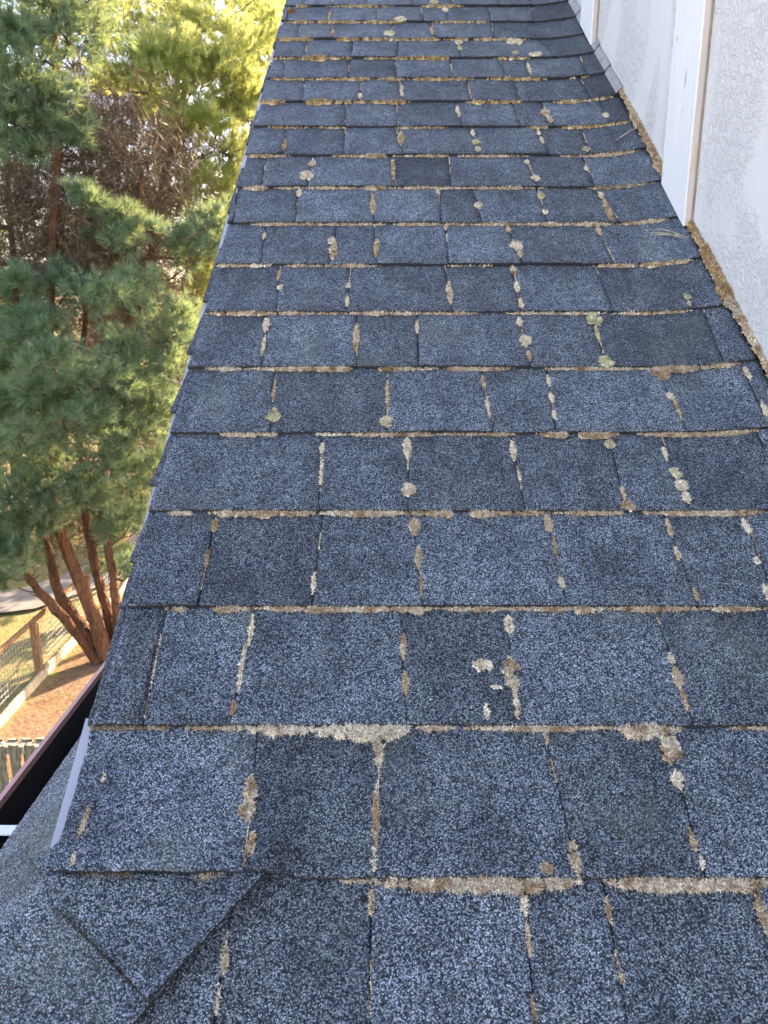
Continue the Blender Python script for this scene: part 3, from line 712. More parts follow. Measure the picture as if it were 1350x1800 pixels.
BL = [(440, 1432, 30, 128, TAN, .75), (447, 1500, 13, 60, TAN, .9), (666, 1320, 17, 78, PALE, 1), (660, 1440, 14, 110, TAN, .6), (658, 1515, 7, 50, PALE, .9),
      (1009, 1512, 20, 66, TAN, .5), (1175, 1319, 34, 44, TAN, 1), (1190, 1373, 26, 34, PALE, .8), (960, 1531, 19, 22, TAN, .2), (1215, 1480, 10, 44, TAN, .7), (1230, 1520, 6, 30, PALE, .6),
      (960, 1300, 7, 26, TAN, .6), (893, 1100, 16, 36, PALE, 1), (897, 1188, 34, 62, TAN, .75), (906, 1240, 8, 60, TAN, .9), (1188, 1196, 19, 40, TAN, .5), (1178, 1160, 10, 22, PALE, 1), (1200, 1235, 7, 44, TAN, .5),
      (713, 1205, 13, 44, TAN, .3), (709, 1140, 9, 50, TAN, .6), (411, 1250, 10, 30, TAN, .8), (425, 1180, 7, 90, PALE, .7), (442, 1110, 7, 60, PALE, .9),
      (729, 928, 20, 34, TAN, .5), (736, 985, 13, 44, TAN, .5), (741, 1035, 5, 50, TAN, .4), (964, 922, 15, 36, TAN, .4), (975, 965, 6, 40, BRN, .3), (985, 1030, 8, 26, TAN, .8), (1175, 930, 10, 34, TAN, .4), (1188, 975, 9, 26, TAN, .7), (1220, 1050, 7, 24, TAN, .5),
      (1310, 928, 12, 28, PALE, .7), (1328, 990, 10, 12, PALE, 1), (1345, 1050, 12, 40, PALE, 1), (378, 925, 12, 26, TAN, .4), (365, 985, 6, 40, BRN, .4), (552, 1030, 7, 40, PALE, .8),
      (716, 866, 22, 26, PALE, 1), (716, 790, 16, 40, PALE, 1), (566, 790, 9, 18, PALE, .6), (565, 840, 4, 60, PALE, .6), (902, 795, 11, 38, PALE, .8), (912, 840, 5, 20, PALE, .8), (1186, 835, 17, 18, GRN, .3), (1196, 858, 19, 17, PALE, .6), (1204, 880, 15, 22, PALE, .7), (1168, 800, 7, 26, PALE, 1), (1071, 784, 15, 14, GRN, .2), (1093, 870, 6, 26, TAN, .4), (1102, 897, 20, 16, TAN, .9),
      (481, 736, 21, 21, GRN, .5), (482, 690, 5, 40, TAN, .4), (679, 748, 19, 20, GRN, .6), (681, 705, 5, 70, TAN, .6), (849, 675, 8, 26, TAN, .5), (857, 720, 4, 40, PALE, .6), (964, 672, 7, 20, PALE, 1), (969, 703, 9, 18, PALE, .9), (974, 735, 7, 16, PALE, .9), (1160, 660, 26, 22, TAN, .7), (1177, 700, 12, 12, PALE, .8), (1190, 725, 5, 44, TAN, .3), (1308, 668, 9, 26, PALE, .6), (1338, 735, 8, 30, PALE, .9),
      (1063, 643, 22, 19, GRN, .5), (1043, 563, 24, 21, GRN, .2), (1049, 590, 6, 28, GRN, .2), (913, 568, 12, 16, PALE, .9), (922, 604, 19, 22, PALE, .6), (929, 630, 8, 18, TAN, .8), (626, 598, 11, 56, TAN, .6), (468, 574, 14, 24, PALE, .6), (464, 612, 5, 40, PALE, .6), (733, 578, 6, 22, PALE, .8),
      (790, 520, 12, 42, TAN, .7), (903, 478, 12, 18, TAN, .6), (908, 508, 10, 20, PALE, .6), (915, 538, 7, 18, PALE, .7), (492, 508, 8, 8, PALE, 1), (612, 506, 9, 9, PALE, 1), (490, 487, 4, 18, TAN, .4), (610, 535, 5, 20, PALE, .6), (1205, 532, 11, 9, GRN, .2), (1208, 544, 5, 9, PALE, .8),
      (908, 437, 19, 15, PALE, .5), (913, 452, 9, 12, GRN, .5), (893, 405, 9, 12, TAN, .6), (586, 445, 14, 34, TAN, .6), (584, 428, 14, 10, PALE, .9), (662, 440, 9, 32, TAN, .6), (465, 418, 6, 12, TAN, .8), (783, 402, 6, 8, TAN, .6), (1052, 408, 8, 16, TAN, .7),
      (655, 365, 9, 40, TAN, .5), (526, 341, 10, 14, PALE, 1), (840, 365, 13, 11, PALE, .9), (770, 340, 6, 10, PALE, .8), (950, 346, 10, 12, GRN, .5), (957, 377, 9, 7, PALE, .8), (1068, 375, 12, 42, TAN, .4), (1056, 346, 9, 12, PALE, .7),
      (540, 315, 21, 15, PALE, 1), (549, 290, 11, 9, PALE, .9), (691, 302, 6, 36, TAN, .7), (941, 318, 11, 11, PALE, .5), (926, 287, 7, 8, PALE, .9), (1030, 268, 12, 9, PALE, .8), (1030, 300, 6, 8, PALE, .8),
      (705, 248, 13, 28, TAN, .5), (500, 262, 8, 18, TAN, .3), (835, 254, 13, 11, GRN, .4), (831, 236, 7, 10, PALE, .8), (840, 268, 9, 10, PALE, .6), (947, 235, 6, 8, PALE, .9), (952, 250, 6, 12, PALE, .9),
      (958, 202, 13, 14, TAN, .8), (966, 214, 9, 14, TAN, .5), (805, 200, 6, 22, PALE, .7), (1063, 211, 10, 8, PALE, 1), (633, 173, 7, 8, PALE, 1), (706, 163, 5, 20, PALE, .6), (930, 125, 5, 22, PALE, .7),
      (806, 76, 12, 8, PALE, .7), (809, 88, 8, 7, GRN, .5), (903, 76, 22, 9, PALE, .9), (905, 97, 10, 6, GRN, .3), (940, 101, 20, 6, PALE, 1), (763, 8, 12, 7, GRN, .4), (783, 20, 10, 7, PALE, .7), (585, 62, 7, 14, TAN, .5), (512, 22, 12, 9, ORG, 0), (760, 56, 6, 14, TAN, .5), (579, 32, 4, 16, TAN, .5),
      (395, 1690, 15, 60, PALE, .9), (384, 1760, 6, 70, PALE, .8), (653, 1590, 12, 50, TAN, .4), (921, 1592, 15, 40, PALE, .9), (928, 1650, 8, 70, TAN, .6), (936, 1775, 8, 44, TAN, .6), (1068, 1600, 9, 50, TAN, .6), (1338, 1610, 20, 70, TAN, .6), (154, 1470, 8, 100, BRN, .6), (143, 1525, 8, 30, TAN, .8), (185, 1372, 5, 26, PALE, .8), (1092, 1720, 6, 8, PALE, 1), (1140, 1283, 60, 20, TAN, .9), (690, 1285, 40, 24, PALE, .9)]
for (x, y, a, b, c, wh) in BL:
    if b > 1.3*a: a *= .82; b *= 1.08
    blob(x, y, a, b, c, wh, 'lichen_tuft' if c in (GRN,) or (c is PALE and a > b*.8) else 'moss_tuft')
# flat crusty lichens
for (x, y, a, b, c) in [(845, 1173, 38, 24, PALE), (703, 38, 22, 9, GRN), (685, 62, 20, 9, GRN), (855, 1255, 10, 34, PALE), (870, 1212, 22, 8, PALE)]:
    blob(x, y, a, b, c, .9, 'lichen', .35)
P = []; rad = []  # dark fuzzy line painting in the shade of the groove at the cap butt
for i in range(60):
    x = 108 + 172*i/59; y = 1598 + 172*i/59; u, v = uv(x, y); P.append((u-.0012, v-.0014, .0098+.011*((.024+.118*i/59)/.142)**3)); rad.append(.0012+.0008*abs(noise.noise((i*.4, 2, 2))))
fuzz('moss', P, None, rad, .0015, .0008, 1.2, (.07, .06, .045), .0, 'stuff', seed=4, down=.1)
# thin moss in the remaining joints
for ji, (k, ut, vt, ub, vb) in enumerate(JOINTS):
    r_ = random.Random(ji*17+3)
    if k > 22: continue
    for q in range(r_.choice([1, 1, 2, 3])):
        s0 = r_.random(); l = r_.uniform(.08, .42); s1 = min(.98, s0+l); P = []; rad = []
        hw = r_.uniform(.0006, .0013)*(1 if k < 10 else 1.25); n = max(3, int((s1-s0)*EXPO/(hw*1.3)))
        for i in range(n):
            s = s0+(s1-s0)*(i+.5)/n; u = ub+(ut-ub)*s; v = vb+(vt-vb)*s
            if u > U_WALL-.01: continue
            P.append((u+r_.uniform(-.4, .4)*hw, v, TH*(1-s)-.0002+bend(u) + (hiplift(u, s*EXPO) if k == 1 else 0))); rad.append(hw*r_.uniform(.4, 1.2))
        if len(P) > 2:
            fuzz('moss_tuft', P, None, rad, .0018, .0007 if k < 7 else .0012, 1.6, r_.choice([TAN, TAN, PALE, BRN]), r_.choice([.3, .6, .9]), seed=ji*9+q, down=.1)
# brown debris and moss banked up in the corner against the wall
r_ = random.Random(5); segs = []
for (v0, v1, wd, c, wh, nm) in [(.55, .80, .012, TAN, .4, 1), (.80, .95, .014, TAN, .5, 1), (.93, 1.0, .018, TAN, .8, 1), (1.0, 1.10, .024, BRN, .5, 1), (1.07, 1.22, .045, (.52, .36, .20), .2, 1), (1.20, 1.31, .022, (.52, .36, .20), .3, 1), (1.32, 1.40, .022, BRN, .3, 1),
                           (1.49, 1.62, .030, TAN, .3, 1), (1.60, 1.74, .026, TAN, .2, 1), (1.74, 1.80, .030, TAN, .4, 1), (1.80, 1.96, .014, TAN, .5, 1), (1.95, 2.1, .009, BRN, .6, 1), (2.2, 2.9, .007, BRN, .4, 1)]:
    P = []; rad = []; n = int((v1-v0)*wd/(.0042**2)*1.6)
    for i in range(n):
        t = r_.random(); v = v0+(v1-v0)*t; ww = .62*wd*(.25+1.0*abs(noise.noise((v*25, 3, 3)))); f = r_.random()**1.4
        u = U_WALL-.002-ww*f; rr_ = r_.uniform(.0026, .0055)*(1-.35*f)
        P.append((u, v, bend(u)+.004+.010*(1-f)*(wd/.045)**.5)); rad.append(rr_)
    fuzz('moss', P, None, rad, .0042, .0013, 1.6, c, wh, 'stuff', seed=int(v0*100), down=.3)

# ------------------------------------------------------------------ pine needles fallen on the roof
PN = [((1140, 420), (1205, 436)), ((1142, 424), (1200, 438)), ((1150, 417), (1190, 432)), ((1080, 260), (1128, 240)), ((1086, 258), (1120, 246))]
for i, (a, b) in enumerate(PN):
    (ua, va), (ub, vb) = uv(*a), uv(*b); mb = MB()
    pts = [M_P @ Vector((ua+(ub-ua)*t, va+(vb-va)*t, bend(ua+(ub-ua)*t)+.0085+.003*math.sin(3.1*t)+.001*i)) for t in (0, .25, .5, .75, 1)]
    c = pts[2].copy(); mb.tube([p-c for p in pts], [.0007, .0009, .0009, .0009, .0004], 5)
    o = obj('pine_needle', mb.mesh('needle'), M_WOODB); o.location = c
    tag(o, ['longest pale pine needle on the shingles below the batten foot', 'middle pale pine needle on the shingles below the batten foot', 'shortest pale pine needle on the shingles nearest the batten foot',
            'longer of two pale pine needles stuck in the wall moss', 'shorter of two pale pine needles stuck in the wall moss'][i], 'pine needle', 'fallen pine needles')

# ------------------------------------------------------------------ wire fence with post, rail and kickboards
FX = -6.05
fen = thing('wire_fence', (FX, 12.3, 0), 'low wire mesh fence with brown posts and pale kickboards', 'fence')
def fbox(name, lo, hi, mat, rot=0):
    mb = MB(); c = Vector([(a+b)/2 for a, b in zip(lo, hi)]); h_ = [(b-a)/2 for a, b in zip(lo, hi)]
    mb.box([-q for q in h_], h_); o = obj(name, mb.mesh(name), mat, fen); o.location = c - Vector((FX, 12.3, 0)); o.rotation_euler = (rot, 0, 0); return o
posts = [5.1, 7.5, 9.9, 12.3, 14.7, 17.1, 19.5]
for y in posts: fbox('post', (FX-.055, y-.055, -.05), (FX+.055, y+.055, 1.0), M_WOODP)
for i in range(len(posts)-1):
    a, b = posts[i], posts[i+1]
    fbox('kickboard', (FX+.058, a+.01, -.02), (FX+.098, b-.01, .15+.02*(i % 2)), M_WOODB, .006*(-1)**i)
    fbox('rail', (FX-.10, a+.005, .945), (FX-.056, b-.005, 1.03), M_WOODP)
mb = MB()
for z in np.arange(.18, .95, .10): mb.tube([(-.056, -7.2, z), (-.056, 7.2, z)], .0024, 3)
for y in np.arange(-7.2, 7.2, .10): mb.tube([(-.058, y, .15), (-.058, y, .95)], .0020, 3)
obj('wire_mesh', mb.mesh('wires'), M_WIRE, fen)['kind'] = 'stuff'

# ------------------------------------------------------------------ shadowbox picket fence below the gutter
FY = 7.3
sb = thing('board_fence', (-5.0, FY, 0), 'tall shadowbox fence with pickets on alternate sides, below the gutter', 'fence')
per = .155; x = -8.2; i = 0
pm = {}
for side in (0, 1):
    mb = MB(); hh = 1.80
    y0, y1 = (-.075, -.055) if side == 0 else (.055, .075)
    mb.box((-.056, y0, .03), (.056, y1, hh)); me = mb.mesh('picket')
    me.materials.append(M_PICK); me.materials.append(M_PTOP)
    for p in me.polygons:
        if p.normal.z > .5 or p.center.z > hh-.001: p.material_index = 1
    pm[side] = me
while x < -.6:
    o = obj('picket', pm[i % 2], M_PICK, sb); o.location = (x+5.0, 0, RS.uniform(-.008, .008)); o.rotation_euler = (0, RS.uniform(-.006, .006), 0)
    x += per/2*1.02; i += 1
for z in (.35, 1.0, 1.68):
    mb = MB(); mb.box((-3.3, -.05, z), (4.4, .05, z+.09)); obj('rail', mb.mesh('rail'), M_PTOP if z > 1.5 else M_PICK, sb)

# ------------------------------------------------------------------ cable
a = at(-160, 485, 12.75); d_ = at(420, 708, 12.75)
mb = MB(); pts = [a.lerp(d_, t) for t in np.linspace(0, 1, 24)]
for i, p in enumerate(pts): t = i/23; p.z -= .30*4*t*(1-t)*.25
mid = pts[12].copy(); mb.tube([p-mid for p in pts], .011, 6)
o = obj('utility_cable', mb.mesh('cable'), M_CABLE); o.location = mid; tag(o, 'thin pale overhead cable slanting past the pine branches', 'cable')

# ------------------------------------------------------------------ trees
def needles(P, A, per_shoot, length, width, spread, shoot_len, rng):
    """P shoot bases (n,3), A shoot axes -> triangles"""
    n = len(P); idx = np.repeat(np.arange(n), per_shoot); m = len(idx)
    ax = A[idx]; t = rng.uniform(0, 1, m)
    perp = np.cross(ax, rng.normal(0, 1, (m, 3))); perp /= np.linalg.norm(perp, axis=1)[:, None]
    dv = ax*(1-spread*.45) + perp*spread*(1.1-.55*t)[:, None]; dv /= np.linalg.norm(dv, axis=1)[:, None]
    b = P[idx] + ax*(t*shoot_len)[:, None]
    L = length*rng.uniform(.7, 1.2, m); side = np.cross(dv, rng.normal(0, 1, (m, 3))); side /= np.linalg.norm(side, axis=1)[:, None]
    w2 = (width*.5)*rng.uniform(.7, 1.3, m)
    tip = b + dv*L[:, None]; tip[:, 2] -= .06*L
    V = np.stack([b-side*w2[:, None], b+side*w2[:, None], tip], 1).reshape(-1, 3)
    return V, np.arange(m*3).reshape(-1, 3)

DENS = 2.6
class Tree:
    def __init__(s, name, base, label, seed, group=None, cat='tree'):
        s.o = thing(name, base, label, cat, group); s.base = Vector(base); s.r = random.Random(seed); s.rng = np.random.default_rng(seed)
        s.P = []; s.A = []; s.tw = MB(); s.trunks = []; s.DP = []; s.DA = []
    def loc(s, p): return Vector(p) - s.base
    def trunk(s, pts, r0, r1, mat=None):
        pts = [s.loc(p) for p in pts]
        # resample smoothly
        out = []; rad = []
        n = len(pts)
        for i in range(n-1):
            p0, p1, p2, p3 = pts[max(i-1, 0)], pts[i], pts[i+1], pts[min(i+2, n-1)]
            for q in range(5):
                t = q/5
                p = .5*((2*p1) + (p2-p0)*t + (2*p0-5*p1+4*p2-p3)*t*t + (3*p1-p0-3*p2+p3)*t**3)
                out.append(p + Vector((s.r.uniform(-.012, .012), s.r.uniform(-.012, .012), 0)))
        out.append(pts[-1])
        for i in range(len(out)): rad.append((r0+(r1-r0)*(i/(len(out)-1))**.8)*(1+.06*noise.noise((i*.7, r0*50, 1))))
        rad = [q*(.80 + .09*noise.noise((j*1.9, r0*31, 4))) for j, q in enumerate(rad)]
        mb = MB(); mb.tube(out, rad, 10); obj('trunk', mb.mesh('trunk'), mat or M_BARK, s.o, smooth=True)
        s.trunks.append(out)
        for q in range(7):   # dead stubs
            j = s.r.randint(3, max(4, len(out)-6)); e = Vector((s.r.uniform(-1, 1), s.r.uniform(-1, .4), s.r.uniform(.1, .8))).normalized()*s.r.uniform(.12, .4)
            s.tw.tube([out[j], out[j]+e*.6, out[j]+e+Vector((0, 0, .03))], [.016, .012, .006], 4)
    def branch_to(s, c, r=.022):
        """limb from a trunk to point c (local)"""
        best = None
        for tr in s.trunks:
            for p in tr:
                d = (p-c).length + (max(0, p.z-c.z+.1)*2.5) + (.8 if p.z < 1.2 else 0)
                if best is None or d < best[0]: best = (d, p)
        p = best[1]; L = (c-p).length
        mid = p.lerp(c, .5) + Vector((s.r.uniform(-.1, .1), s.r.uniform(-.1, .1), -.08*L))*1.0
        pts = [p, p.lerp(mid, .5)+Vector((s.r.uniform(-.05, .05), 0, .02)), mid, mid.lerp(c, .5)+Vector((0, s.r.uniform(-.05, .05), .02)), c]
        s.tw.tube(pts, [r*(1.0+.25*L), r, r*.8, r*.6, r*.35], 5)
        return pts
    def pad(s, c, rx, ry, rz, n, up=.55, limb=True, out=None):
        c = s.loc(c)
        if limb: s.branch_to(c - Vector((0, 0, rz*.5)))
        dirn = out or Vector((c.x, c.y, 0)); dirn = dirn.normalized() if dirn.length > .01 else Vector((0, 0, 1))
        n = int(n*DENS)
        u = s.rng.normal(0, 1, (n, 3)); u /= np.linalg.norm(u, axis=1)[:, None]; rr = s.rng.uniform(.25, 1, n)**.5
        # clump the shoots into sprays
        nc = max(3, n//15); cen = s.rng.normal(0, 1, (nc, 3)); cen /= np.linalg.norm(cen, axis=1)[:, None]; cen *= s.rng.uniform(.3, 1, (nc, 1))
        pick = s.rng.integers(0, nc, n); q = cen[pick] + u*rr[:, None]*.30
        P = np.array(c) + q*np.array([rx, ry, rz])
        A = u*.7 + cen[pick]*.5 + np.array(dirn)*.25 + np.array([0, 0, up]); A /= np.linalg.norm(A, axis=1)[:, None]
        s.P.append(P); s.A.append(A)
        for k in range(min(nc, 12)):
            e = Vector(np.array(c) + cen[k]*np.array([rx, ry, rz])*.9)
            st = c - Vector((0, 0, rz*.5)); s.tw.tube([st, st.lerp(e, .5)+Vector((0, 0, -.03)), e], [.012, .008, .004], 3)
    def brush(s, c, rx, ry, rz, n, lean=(0, 0, .6)):
        """dead bare twigs inside the crown"""
        n = int(n*3.2); c = s.loc(c); P = np.array(c) + s.rng.normal(0, .45, (n, 3))*np.array([rx, ry, rz]); A = s.rng.normal(0, .75, (n, 3)) + np.array(lean); A /= np.linalg.norm(A, axis=1)[:, None]
        s.DP.append(P); s.DA.append(A)
    def bare(s, c, n, L, spread=1.0):
        """branching bare limbs reaching up and out"""
        c = s.loc(c)
        for i in range(n):
            p = c + Vector((s.r.uniform(-spread, spread), s.r.uniform(-spread, spread), s.r.uniform(-spread, spread)*.6))
            d = Vector((s.r.uniform(-1, 1), s.r.uniform(-.7, .7), s.r.uniform(.1, 1.2))).normalized(); l = L*s.r.uniform(.5, 1.2)
            pts = [p]
            for q in range(4): d = (d + Vector((s.r.uniform(-.25, .25), s.r.uniform(-.25, .25), s.r.uniform(-.1, .2)))).normalized(); pts.append(pts[-1]+d*l/4)
            r0 = s.r.uniform(.006, .016); s.tw.tube(pts, [r0, r0*.85, r0*.7, r0*.5, r0*.3], 4)
            for q in range(5):
                b = pts[s.r.randint(1, 3)]; e = (d + Vector((s.r.uniform(-1, 1), s.r.uniform(-1, 1), s.r.uniform(-.3, .6)))).normalized()*l*s.r.uniform(.15, .4)
                s.tw.tube([b, b+e*.5+Vector((0, 0, .02)), b+e], [r0*.5, r0*.35, r0*.2], 3)
    def finish(s, mat, per_shoot=24, length=.165, width=.0115, spread=.62, shoot=.10):
        P = np.concatenate(s.P); A = np.concatenate(s.A)
        V, T = needles(P, A, per_shoot, length, width, spread, shoot, s.rng)
        obj('crown', mesh_np('crown', V, T), mat, s.o)
        if s.DP:
            V, T = needles(np.concatenate(s.DP), np.concatenate(s.DA), 7, .26, .010, .55, .30, s.rng)
            obj('dead_twigs', mesh_np('dead_twigs', V, T), M_DEAD, s.o)['kind'] = 'stuff'
        obj('branches', s.tw.mesh('branches'), M_TWIG, s.o)['kind'] = 'stuff'

# --- the clump of pine stems beside the fence
t1 = Tree('pine_tree', (-5.25, 12.9, 0), 'multi-stemmed pine with red brown trunks beside the wire fence', 21)
D0 = 12.9
def P_(x, y, d): return at(x, y, d)
B0 = Vector((-5.2, 12.9, -.1))
t1.trunk([B0, P_(128, 1103, 12.9), P_(80, 1052, 12.8), P_(45, 1008, 12.7), P_(0, 930, 12.5), P_(-60, 760, 12.2)], .15, .05)
t1.trunk([B0+Vector((.05, .1, 0)), P_(150, 1110, 13.0), P_(108, 1050, 13.1), P_(88, 985, 13.2), P_(66, 890, 13.3), P_(40, 700, 13.4), P_(20, 400, 13.5), P_(0, 60, 13.5)], .17, .05)
t1.trunk([B0+Vector((.12, .05, 0)), P_(172, 1105, 12.9), P_(142, 1030, 12.9), P_(112, 950, 12.9), P_(92, 890, 12.9), P_(80, 760, 12.9), P_(90, 500, 12.9), P_(100, 250, 12.9), P_(95, -60, 12.9)], .19, .06)
t1.trunk([B0+Vector((.22, .15, 0)), P_(190, 1080, 13.2), P_(168, 1000, 13.4), P_(150, 900, 13.6), P_(140, 780, 13.8), P_(150, 560, 14), P_(160, 300, 14)], .15, .05)
t1.trunk([B0+Vector((.30, .10, 0)), P_(205, 1060, 13.1), P_(190, 960, 13.2), P_(178, 860, 13.4), P_(200, 700, 13.4), P_(235, 500, 13.5), P_(250, 300, 13.5)], .13, .04)
PADS1 = [  # x, y, half width, half height (px), depth, shoots
 (30, 520, 50, 45, 12.2, 60), (60, 590, 70, 45, 12.0, 90), (130, 660, 95, 45, 11.8, 130), (40, 690, 70, 50, 12.2, 90), (225, 640, 70, 50, 12.4, 90), (300, 575, 60, 55, 12.6, 90),
 (110, 735, 95, 45, 11.9, 120), (240, 730, 85, 55, 12.3, 130), (30, 790, 60, 40, 12.3, 60), (160, 800, 80, 45, 12.4, 90), (245, 820, 50, 60, 12.7, 80), (45, 885, 75, 42, 12.2, 110), (20, 950, 50, 35, 12.4, 40), (80, 830, 60, 35, 12.6, 60),
 (200, 900, 40, 60, 13.4, 40), (215, 960, 30, 50, 13.5, 30), (320, 650, 50, 60, 12.8, 70), (290, 700, 50, 50, 13, 60), (10, 620, 50, 50, 12.6, 60),
 (30, 935, 50, 28, 12.1, 50), (212, 925, 38, 45, 12.9, 45), (228, 990, 22, 45, 13.0, 26), (140, 868, 60, 32, 12.3, 55), (95, 905, 40, 22, 12.4, 26),
 (22, 965, 55, 30, 12.2, 60), (15, 1005, 35, 22, 12.4, 30), (190, 890, 60, 40, 14.6, 60), (120, 930, 60, 35, 15.2, 50), (235, 900, 30, 60, 14.2, 50), (200, 985, 40, 40, 15.0, 40),
 (200, 505, 90, 32, 12.5, 120), (145, 350, 42, 20, 12.3, 38), (190, 378, 48, 20, 12.5, 42), (238, 418, 50, 24, 12.4, 46), (175, 415, 36, 14, 12.8, 20), (120, 500, 45, 30, 12.6, 40), (370, 400, 50, 45, 13.4, 80), (340, 440, 45, 40, 13.4, 60),
 (40, 90, 70, 70, 12.6, 130), (120, 45, 75, 50, 12.8, 110), (30, 190, 60, 50, 12.4, 90), (85, 165, 60, 45, 12.7, 80), (50, 250, 60, 40, 12.6, 70), (120, 230, 40, 40, 12.9, 40), (10, 30, 60, 60, 12.6, 80),
]
for (x, y, a, b, dp, n) in PADS1:
    q = dp*1.06/FPX; t1.pad(at(x, y, dp), a*q, a*q*.9, b*q, int(n*1.0))
for (x, y, a, b, dp, n) in [(100, 430, 130, 110, 13.3, 260), (230, 320, 110, 120, 13.8, 260), (200, 480, 110, 60, 13.6, 150), (60, 350, 80, 90, 13.2, 160), (140, 250, 80, 90, 13.6, 130), (260, 560, 90, 60, 13.8, 130), (150, 850, 110, 60, 13.6, 160), (60, 760, 70, 40, 13.5, 70), (170, 930, 90, 50, 14.6, 150), (90, 960, 60, 40, 14.8, 60)]:
    q = dp*1.06/FPX; t1.brush(at(x, y, dp), a*q, a*q*.8, b*q, n)
for (x, y, dp, n, L) in [(80, 420, 13.0, 26, 1.1), (210, 330, 13.4, 34, 1.3), (150, 480, 13.2, 18, 1.0), (240, 260, 13.6, 18, 1.2), (40, 330, 12.9, 14, 1.0), (180, 850, 13.3, 14, .8), (280, 460, 13.5, 14, 1.0)]:
    t1.bare(at(x, y, dp), n, L, .8)
# crown going on above and left of the frame
for i in range(34):
    x = t1.r.uniform(-420, 220); y = t1.r.uniform(-420, 700) if x < -40 else t1.r.uniform(-420, -40); dp = t1.r.uniform(12, 14.5)
    t1.pad(at(x, y, dp), .8, .7, .45, 60)
t1.finish(M_NEEDB)

# --- the sunlit pine farther right, behind
t2 = Tree('pine_tree', (-4.6, 16.6, 0), 'pine with sunlit yellow green crown close to the roof edge', 22)
b2 = Vector((-4.6, 16.6, -.1))
t2.trunk([b2, at(262, 800, 16.6), at(280, 600, 16.5), at(268, 450, 16.4), at(285, 330, 16.4), at(320, 180, 16.4), at(350, 20, 16.4)], .17, .05)
t2.trunk([b2+Vector((.2, .1, 0)), at(300, 800, 16.9), at(330, 600, 16.9), at(380, 400, 17), at(410, 250, 17), at(430, 100, 17)], .13, .05)
for (x, y, a, b, dp, n) in [(290, 80, 90, 45, 15.6, 170), (220, 105, 70, 40, 15.3, 120), (340, 125, 90, 50, 15.5, 170), (420, 110, 70, 50, 15.8, 130), (260, 140, 80, 40, 15.4, 120), (440, 60, 60, 45, 16.4, 100), (400, 175, 70, 45, 15.7, 120), (330, 205, 60, 45, 15.2, 110), (390, 245, 60, 40, 15.4, 100), (440, 190, 50, 50, 16, 90), (415, 290, 50, 40, 15.8, 70),
                         (370, 345, 50, 40, 15.4, 90), (350, 30, 70, 40, 16.4, 90), (300, 20, 70, 40, 16.8, 90), (478, 45, 45, 45, 17.2, 60), (300, -15, 90, 40, 17.6, 90), (215, 25, 60, 45, 17.4, 80), (400, 5, 80, 40, 17.6, 90), (470, -10, 60, 50, 17.6, 60), (260, 190, 50, 40, 17.4, 50), (490, 120, 40, 50, 17, 60), (465, 175, 40, 40, 16.8, 50), (400, 440, 50, 50, 16.0, 70), (330, 500, 60, 40, 16.5, 60)]:
    q = dp*1.06/FPX; t2.pad(at(x, y, dp), a*q, a*q*.55, b*q, int(n*(.68 if y < 200 else .8)), up=.8)
for (x, y, a, b, dp, n) in [(210, 195, 60, 70, 16.8, 160), (300, 320, 100, 110, 16.4, 260), (250, 450, 110, 100, 16.6, 240), (380, 320, 70, 70, 16.6, 120), (200, 600, 130, 100, 16.8, 220), (120, 380, 110, 140, 16.6, 260), (300, 560, 80, 90, 16.6, 130)]:
    q = dp*1.06/FPX; t2.brush(at(x, y, dp), a*q, a*q*.8, b*q, n)
for (x, y, dp, n, L) in [(290, 330, 16.0, 34, 1.5), (240, 430, 16.2, 20, 1.3), (350, 260, 16.3, 14, 1.2)]: t2.bare(at(x, y, dp), n, L, .9)
for i in range(4):
    x = t2.r.uniform(420, 560); y = t2.r.uniform(300, 450); dp = t2.r.uniform(16, 17.5)
    t2.pad(at(x, y, dp), .8, .7, .45, 50, up=.8)
t2.finish(M_NEED, per_shoot=26, length=.155, width=.0105)

# --- pines standing behind
def simple_pine(base, H, R, label, seed, mat, n_pads, n_brush, z0=2.5):
    t = Tree('pine_tree', base, label, seed, 'pines behind the fence')
    b = Vector(base); t.trunk([b-Vector((0, 0, .1)), b+Vector((.1, 0, H*.35)), b+Vector((-.05, .1, H*.7)), b+Vector((0, 0, H))], .19, .03)
    for i in range(n_pads):
        z = z0 + (H-z0)*t.r.random(); rr = R*(1-.75*(z-z0)/(H-z0))*t.r.uniform(.35, 1); a = t.r.uniform(0, 6.283)
        t.pad(b+Vector((math.cos(a)*rr, math.sin(a)*rr, z)), .95, .95, .5, 34, limb=True)
    for i in range(n_brush):
        z = 1.2 + (H*.8)*t.r.random(); a = t.r.uniform(0, 6.283); rr = R*.45*t.r.random()
        t.brush(b+Vector((math.cos(a)*rr, math.sin(a)*rr, z)), 1.0, 1.0, .9, 70)
    t.finish(mat, per_shoot=22, length=.16, width=.015)
for i, (x, y, H, R, m_, lab) in enumerate([
    (-9.6, 19.5, 13.5, 2.9, M_NEEDB, 'dark pine rising behind the multi-stemmed pine at the left edge'),
    (-7.4, 20.5, 14.0, 2.8, M_NEEDB, 'tall dark pine behind the bare twigs of the multi-stemmed pine'),
    (-5.4, 22.5, 15.5, 2.9, M_NEED, 'pine standing behind the sunlit pine near the roof edge'),
    (-3.0, 25.0, 15.5, 3.0, M_NEED, 'pine mostly hidden behind the upper end of the rake edge'),
    (-1.0, 19.8, 12.5, 2.8, M_NEED, 'pine behind the roof whose edge shows at the top of the rake'),
    (-12.4, 22.5, 14.0, 3.0, M_NEEDB, 'pine at the far left edge of the picture behind the front pines')
    ]):
    hi = x > -1.5; simple_pine((x, y, 0), H, R, lab, 31+i, m_, 60 if hi else 84, 4 if hi else 24, 6.6 if hi else 2.9)

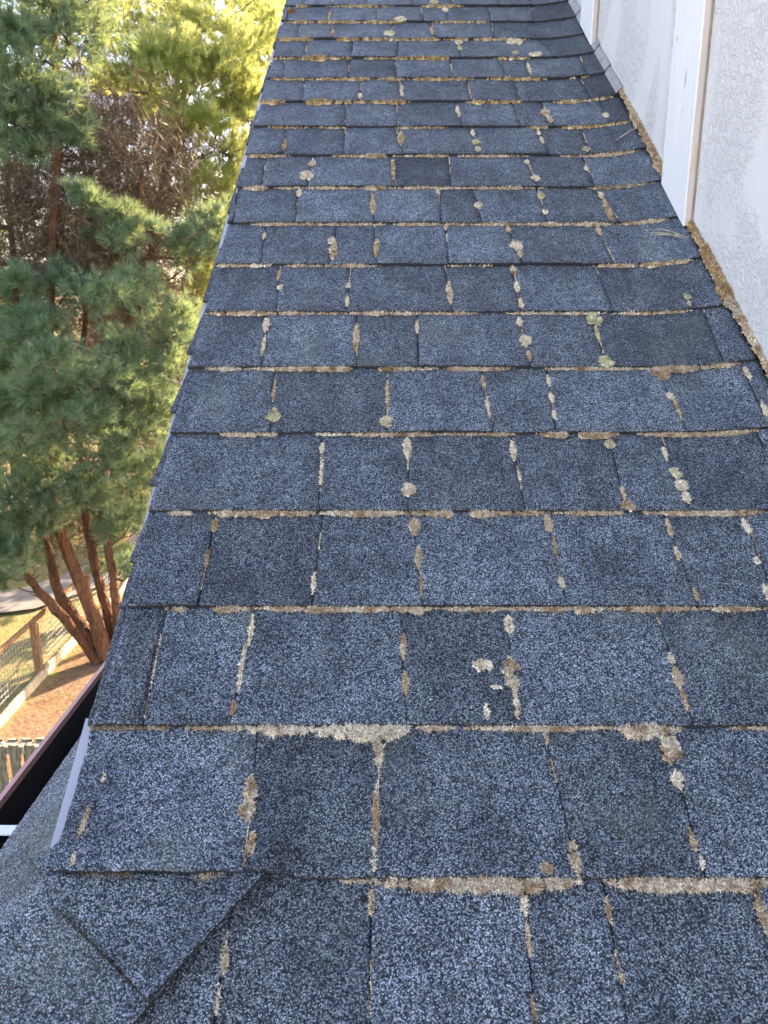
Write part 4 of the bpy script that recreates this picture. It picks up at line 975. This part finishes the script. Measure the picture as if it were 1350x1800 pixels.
# --- far broadleaf trees along the horizon
for i, (x, y, H, lab) in enumerate([(-31, 62, 9, 'far round leafy tree at the left end of the horizon'), (-22, 70, 10, 'far leafy tree seen between the pine trunks'), (-13, 66, 10, 'far leafy tree behind the tall pine'), (-5, 72, 14, 'far leafy tree against the sky by the roof top')]):
    t = Tree('leafy_tree', (x, y, 0), lab, 60+i, 'far trees along the horizon'); b = Vector((x, y, 0))
    t.trunk([b-Vector((0, 0, .1)), b+Vector((.2, 0, H*.3)), b+Vector((0, .2, H*.75))], .3, .08, M_TWIG)
    for q in range(34):
        a = t.r.uniform(0, 6.283); z = H*t.r.uniform(.25, 1); rr = H*.42*math.sin(math.pi*min(.95, max(.1, (z/H-.15)/.9)))*t.r.uniform(.3, 1)
        t.pad(b+Vector((math.cos(a)*rr, math.sin(a)*rr, z)), 1.3, 1.3, .9, 40, limb=(q % 3 == 0))
    t.finish(M_LEAF, per_shoot=10, length=.34, width=.16, spread=.9, shoot=.4)

# ------------------------------------------------------------------ grass
n = 60000; gxr = NR.uniform(-13, -3.2, n); gyr = NR.uniform(8.2, 21, n)
pat = np.array([noise.noise((float(a)*.9, float(b)*.9, 2)) for a, b in zip(gxr[:n], gyr[:n])])
keep = (gxr < FX-.1) | (pat > .28); gxr, gyr = gxr[keep], gyr[keep]
ok = np.ones(len(gxr), bool)
for (px, py) in [(-12.5, 14.4), (-11.5, 14.7), (-10.5, 14.95), (-9.6, 15.2), (-8.8, 15.5), (-8, 15.9), (-7.4, 16.6), (-7, 17.4), (-6.9, 18.4), (-6.75, 19.4), (-6.75, 20.4)]: ok &= (gxr-px)**2 + (gyr-py)**2 > .95**2
gxr, gyr = gxr[ok], gyr[ok]; n = len(gxr)
L = NR.uniform(.03, .075, n); dv = NR.normal(0, .5, (n, 3)); dv[:, 2] = 1; dv /= np.linalg.norm(dv, axis=1)[:, None]
P = np.stack([gxr, gyr, np.full(n, -.03)], 1)
P[:, 2] = .0; sd_ = np.stack([NR.normal(0, 1, n), NR.normal(0, 1, n), np.zeros(n)], 1); sd_ /= np.linalg.norm(sd_, axis=1)[:, None]
V = np.stack([P-sd_*.006, P+sd_*.006, P+dv*L[:, None]], 1).reshape(-1, 3)
gr = obj('grass', mesh_np('grass', V, np.arange(n*3).reshape(-1, 3)), M_GRASS); tag(gr, 'short dry yellow grass beyond the wire fence', 'grass', kind='stuff')
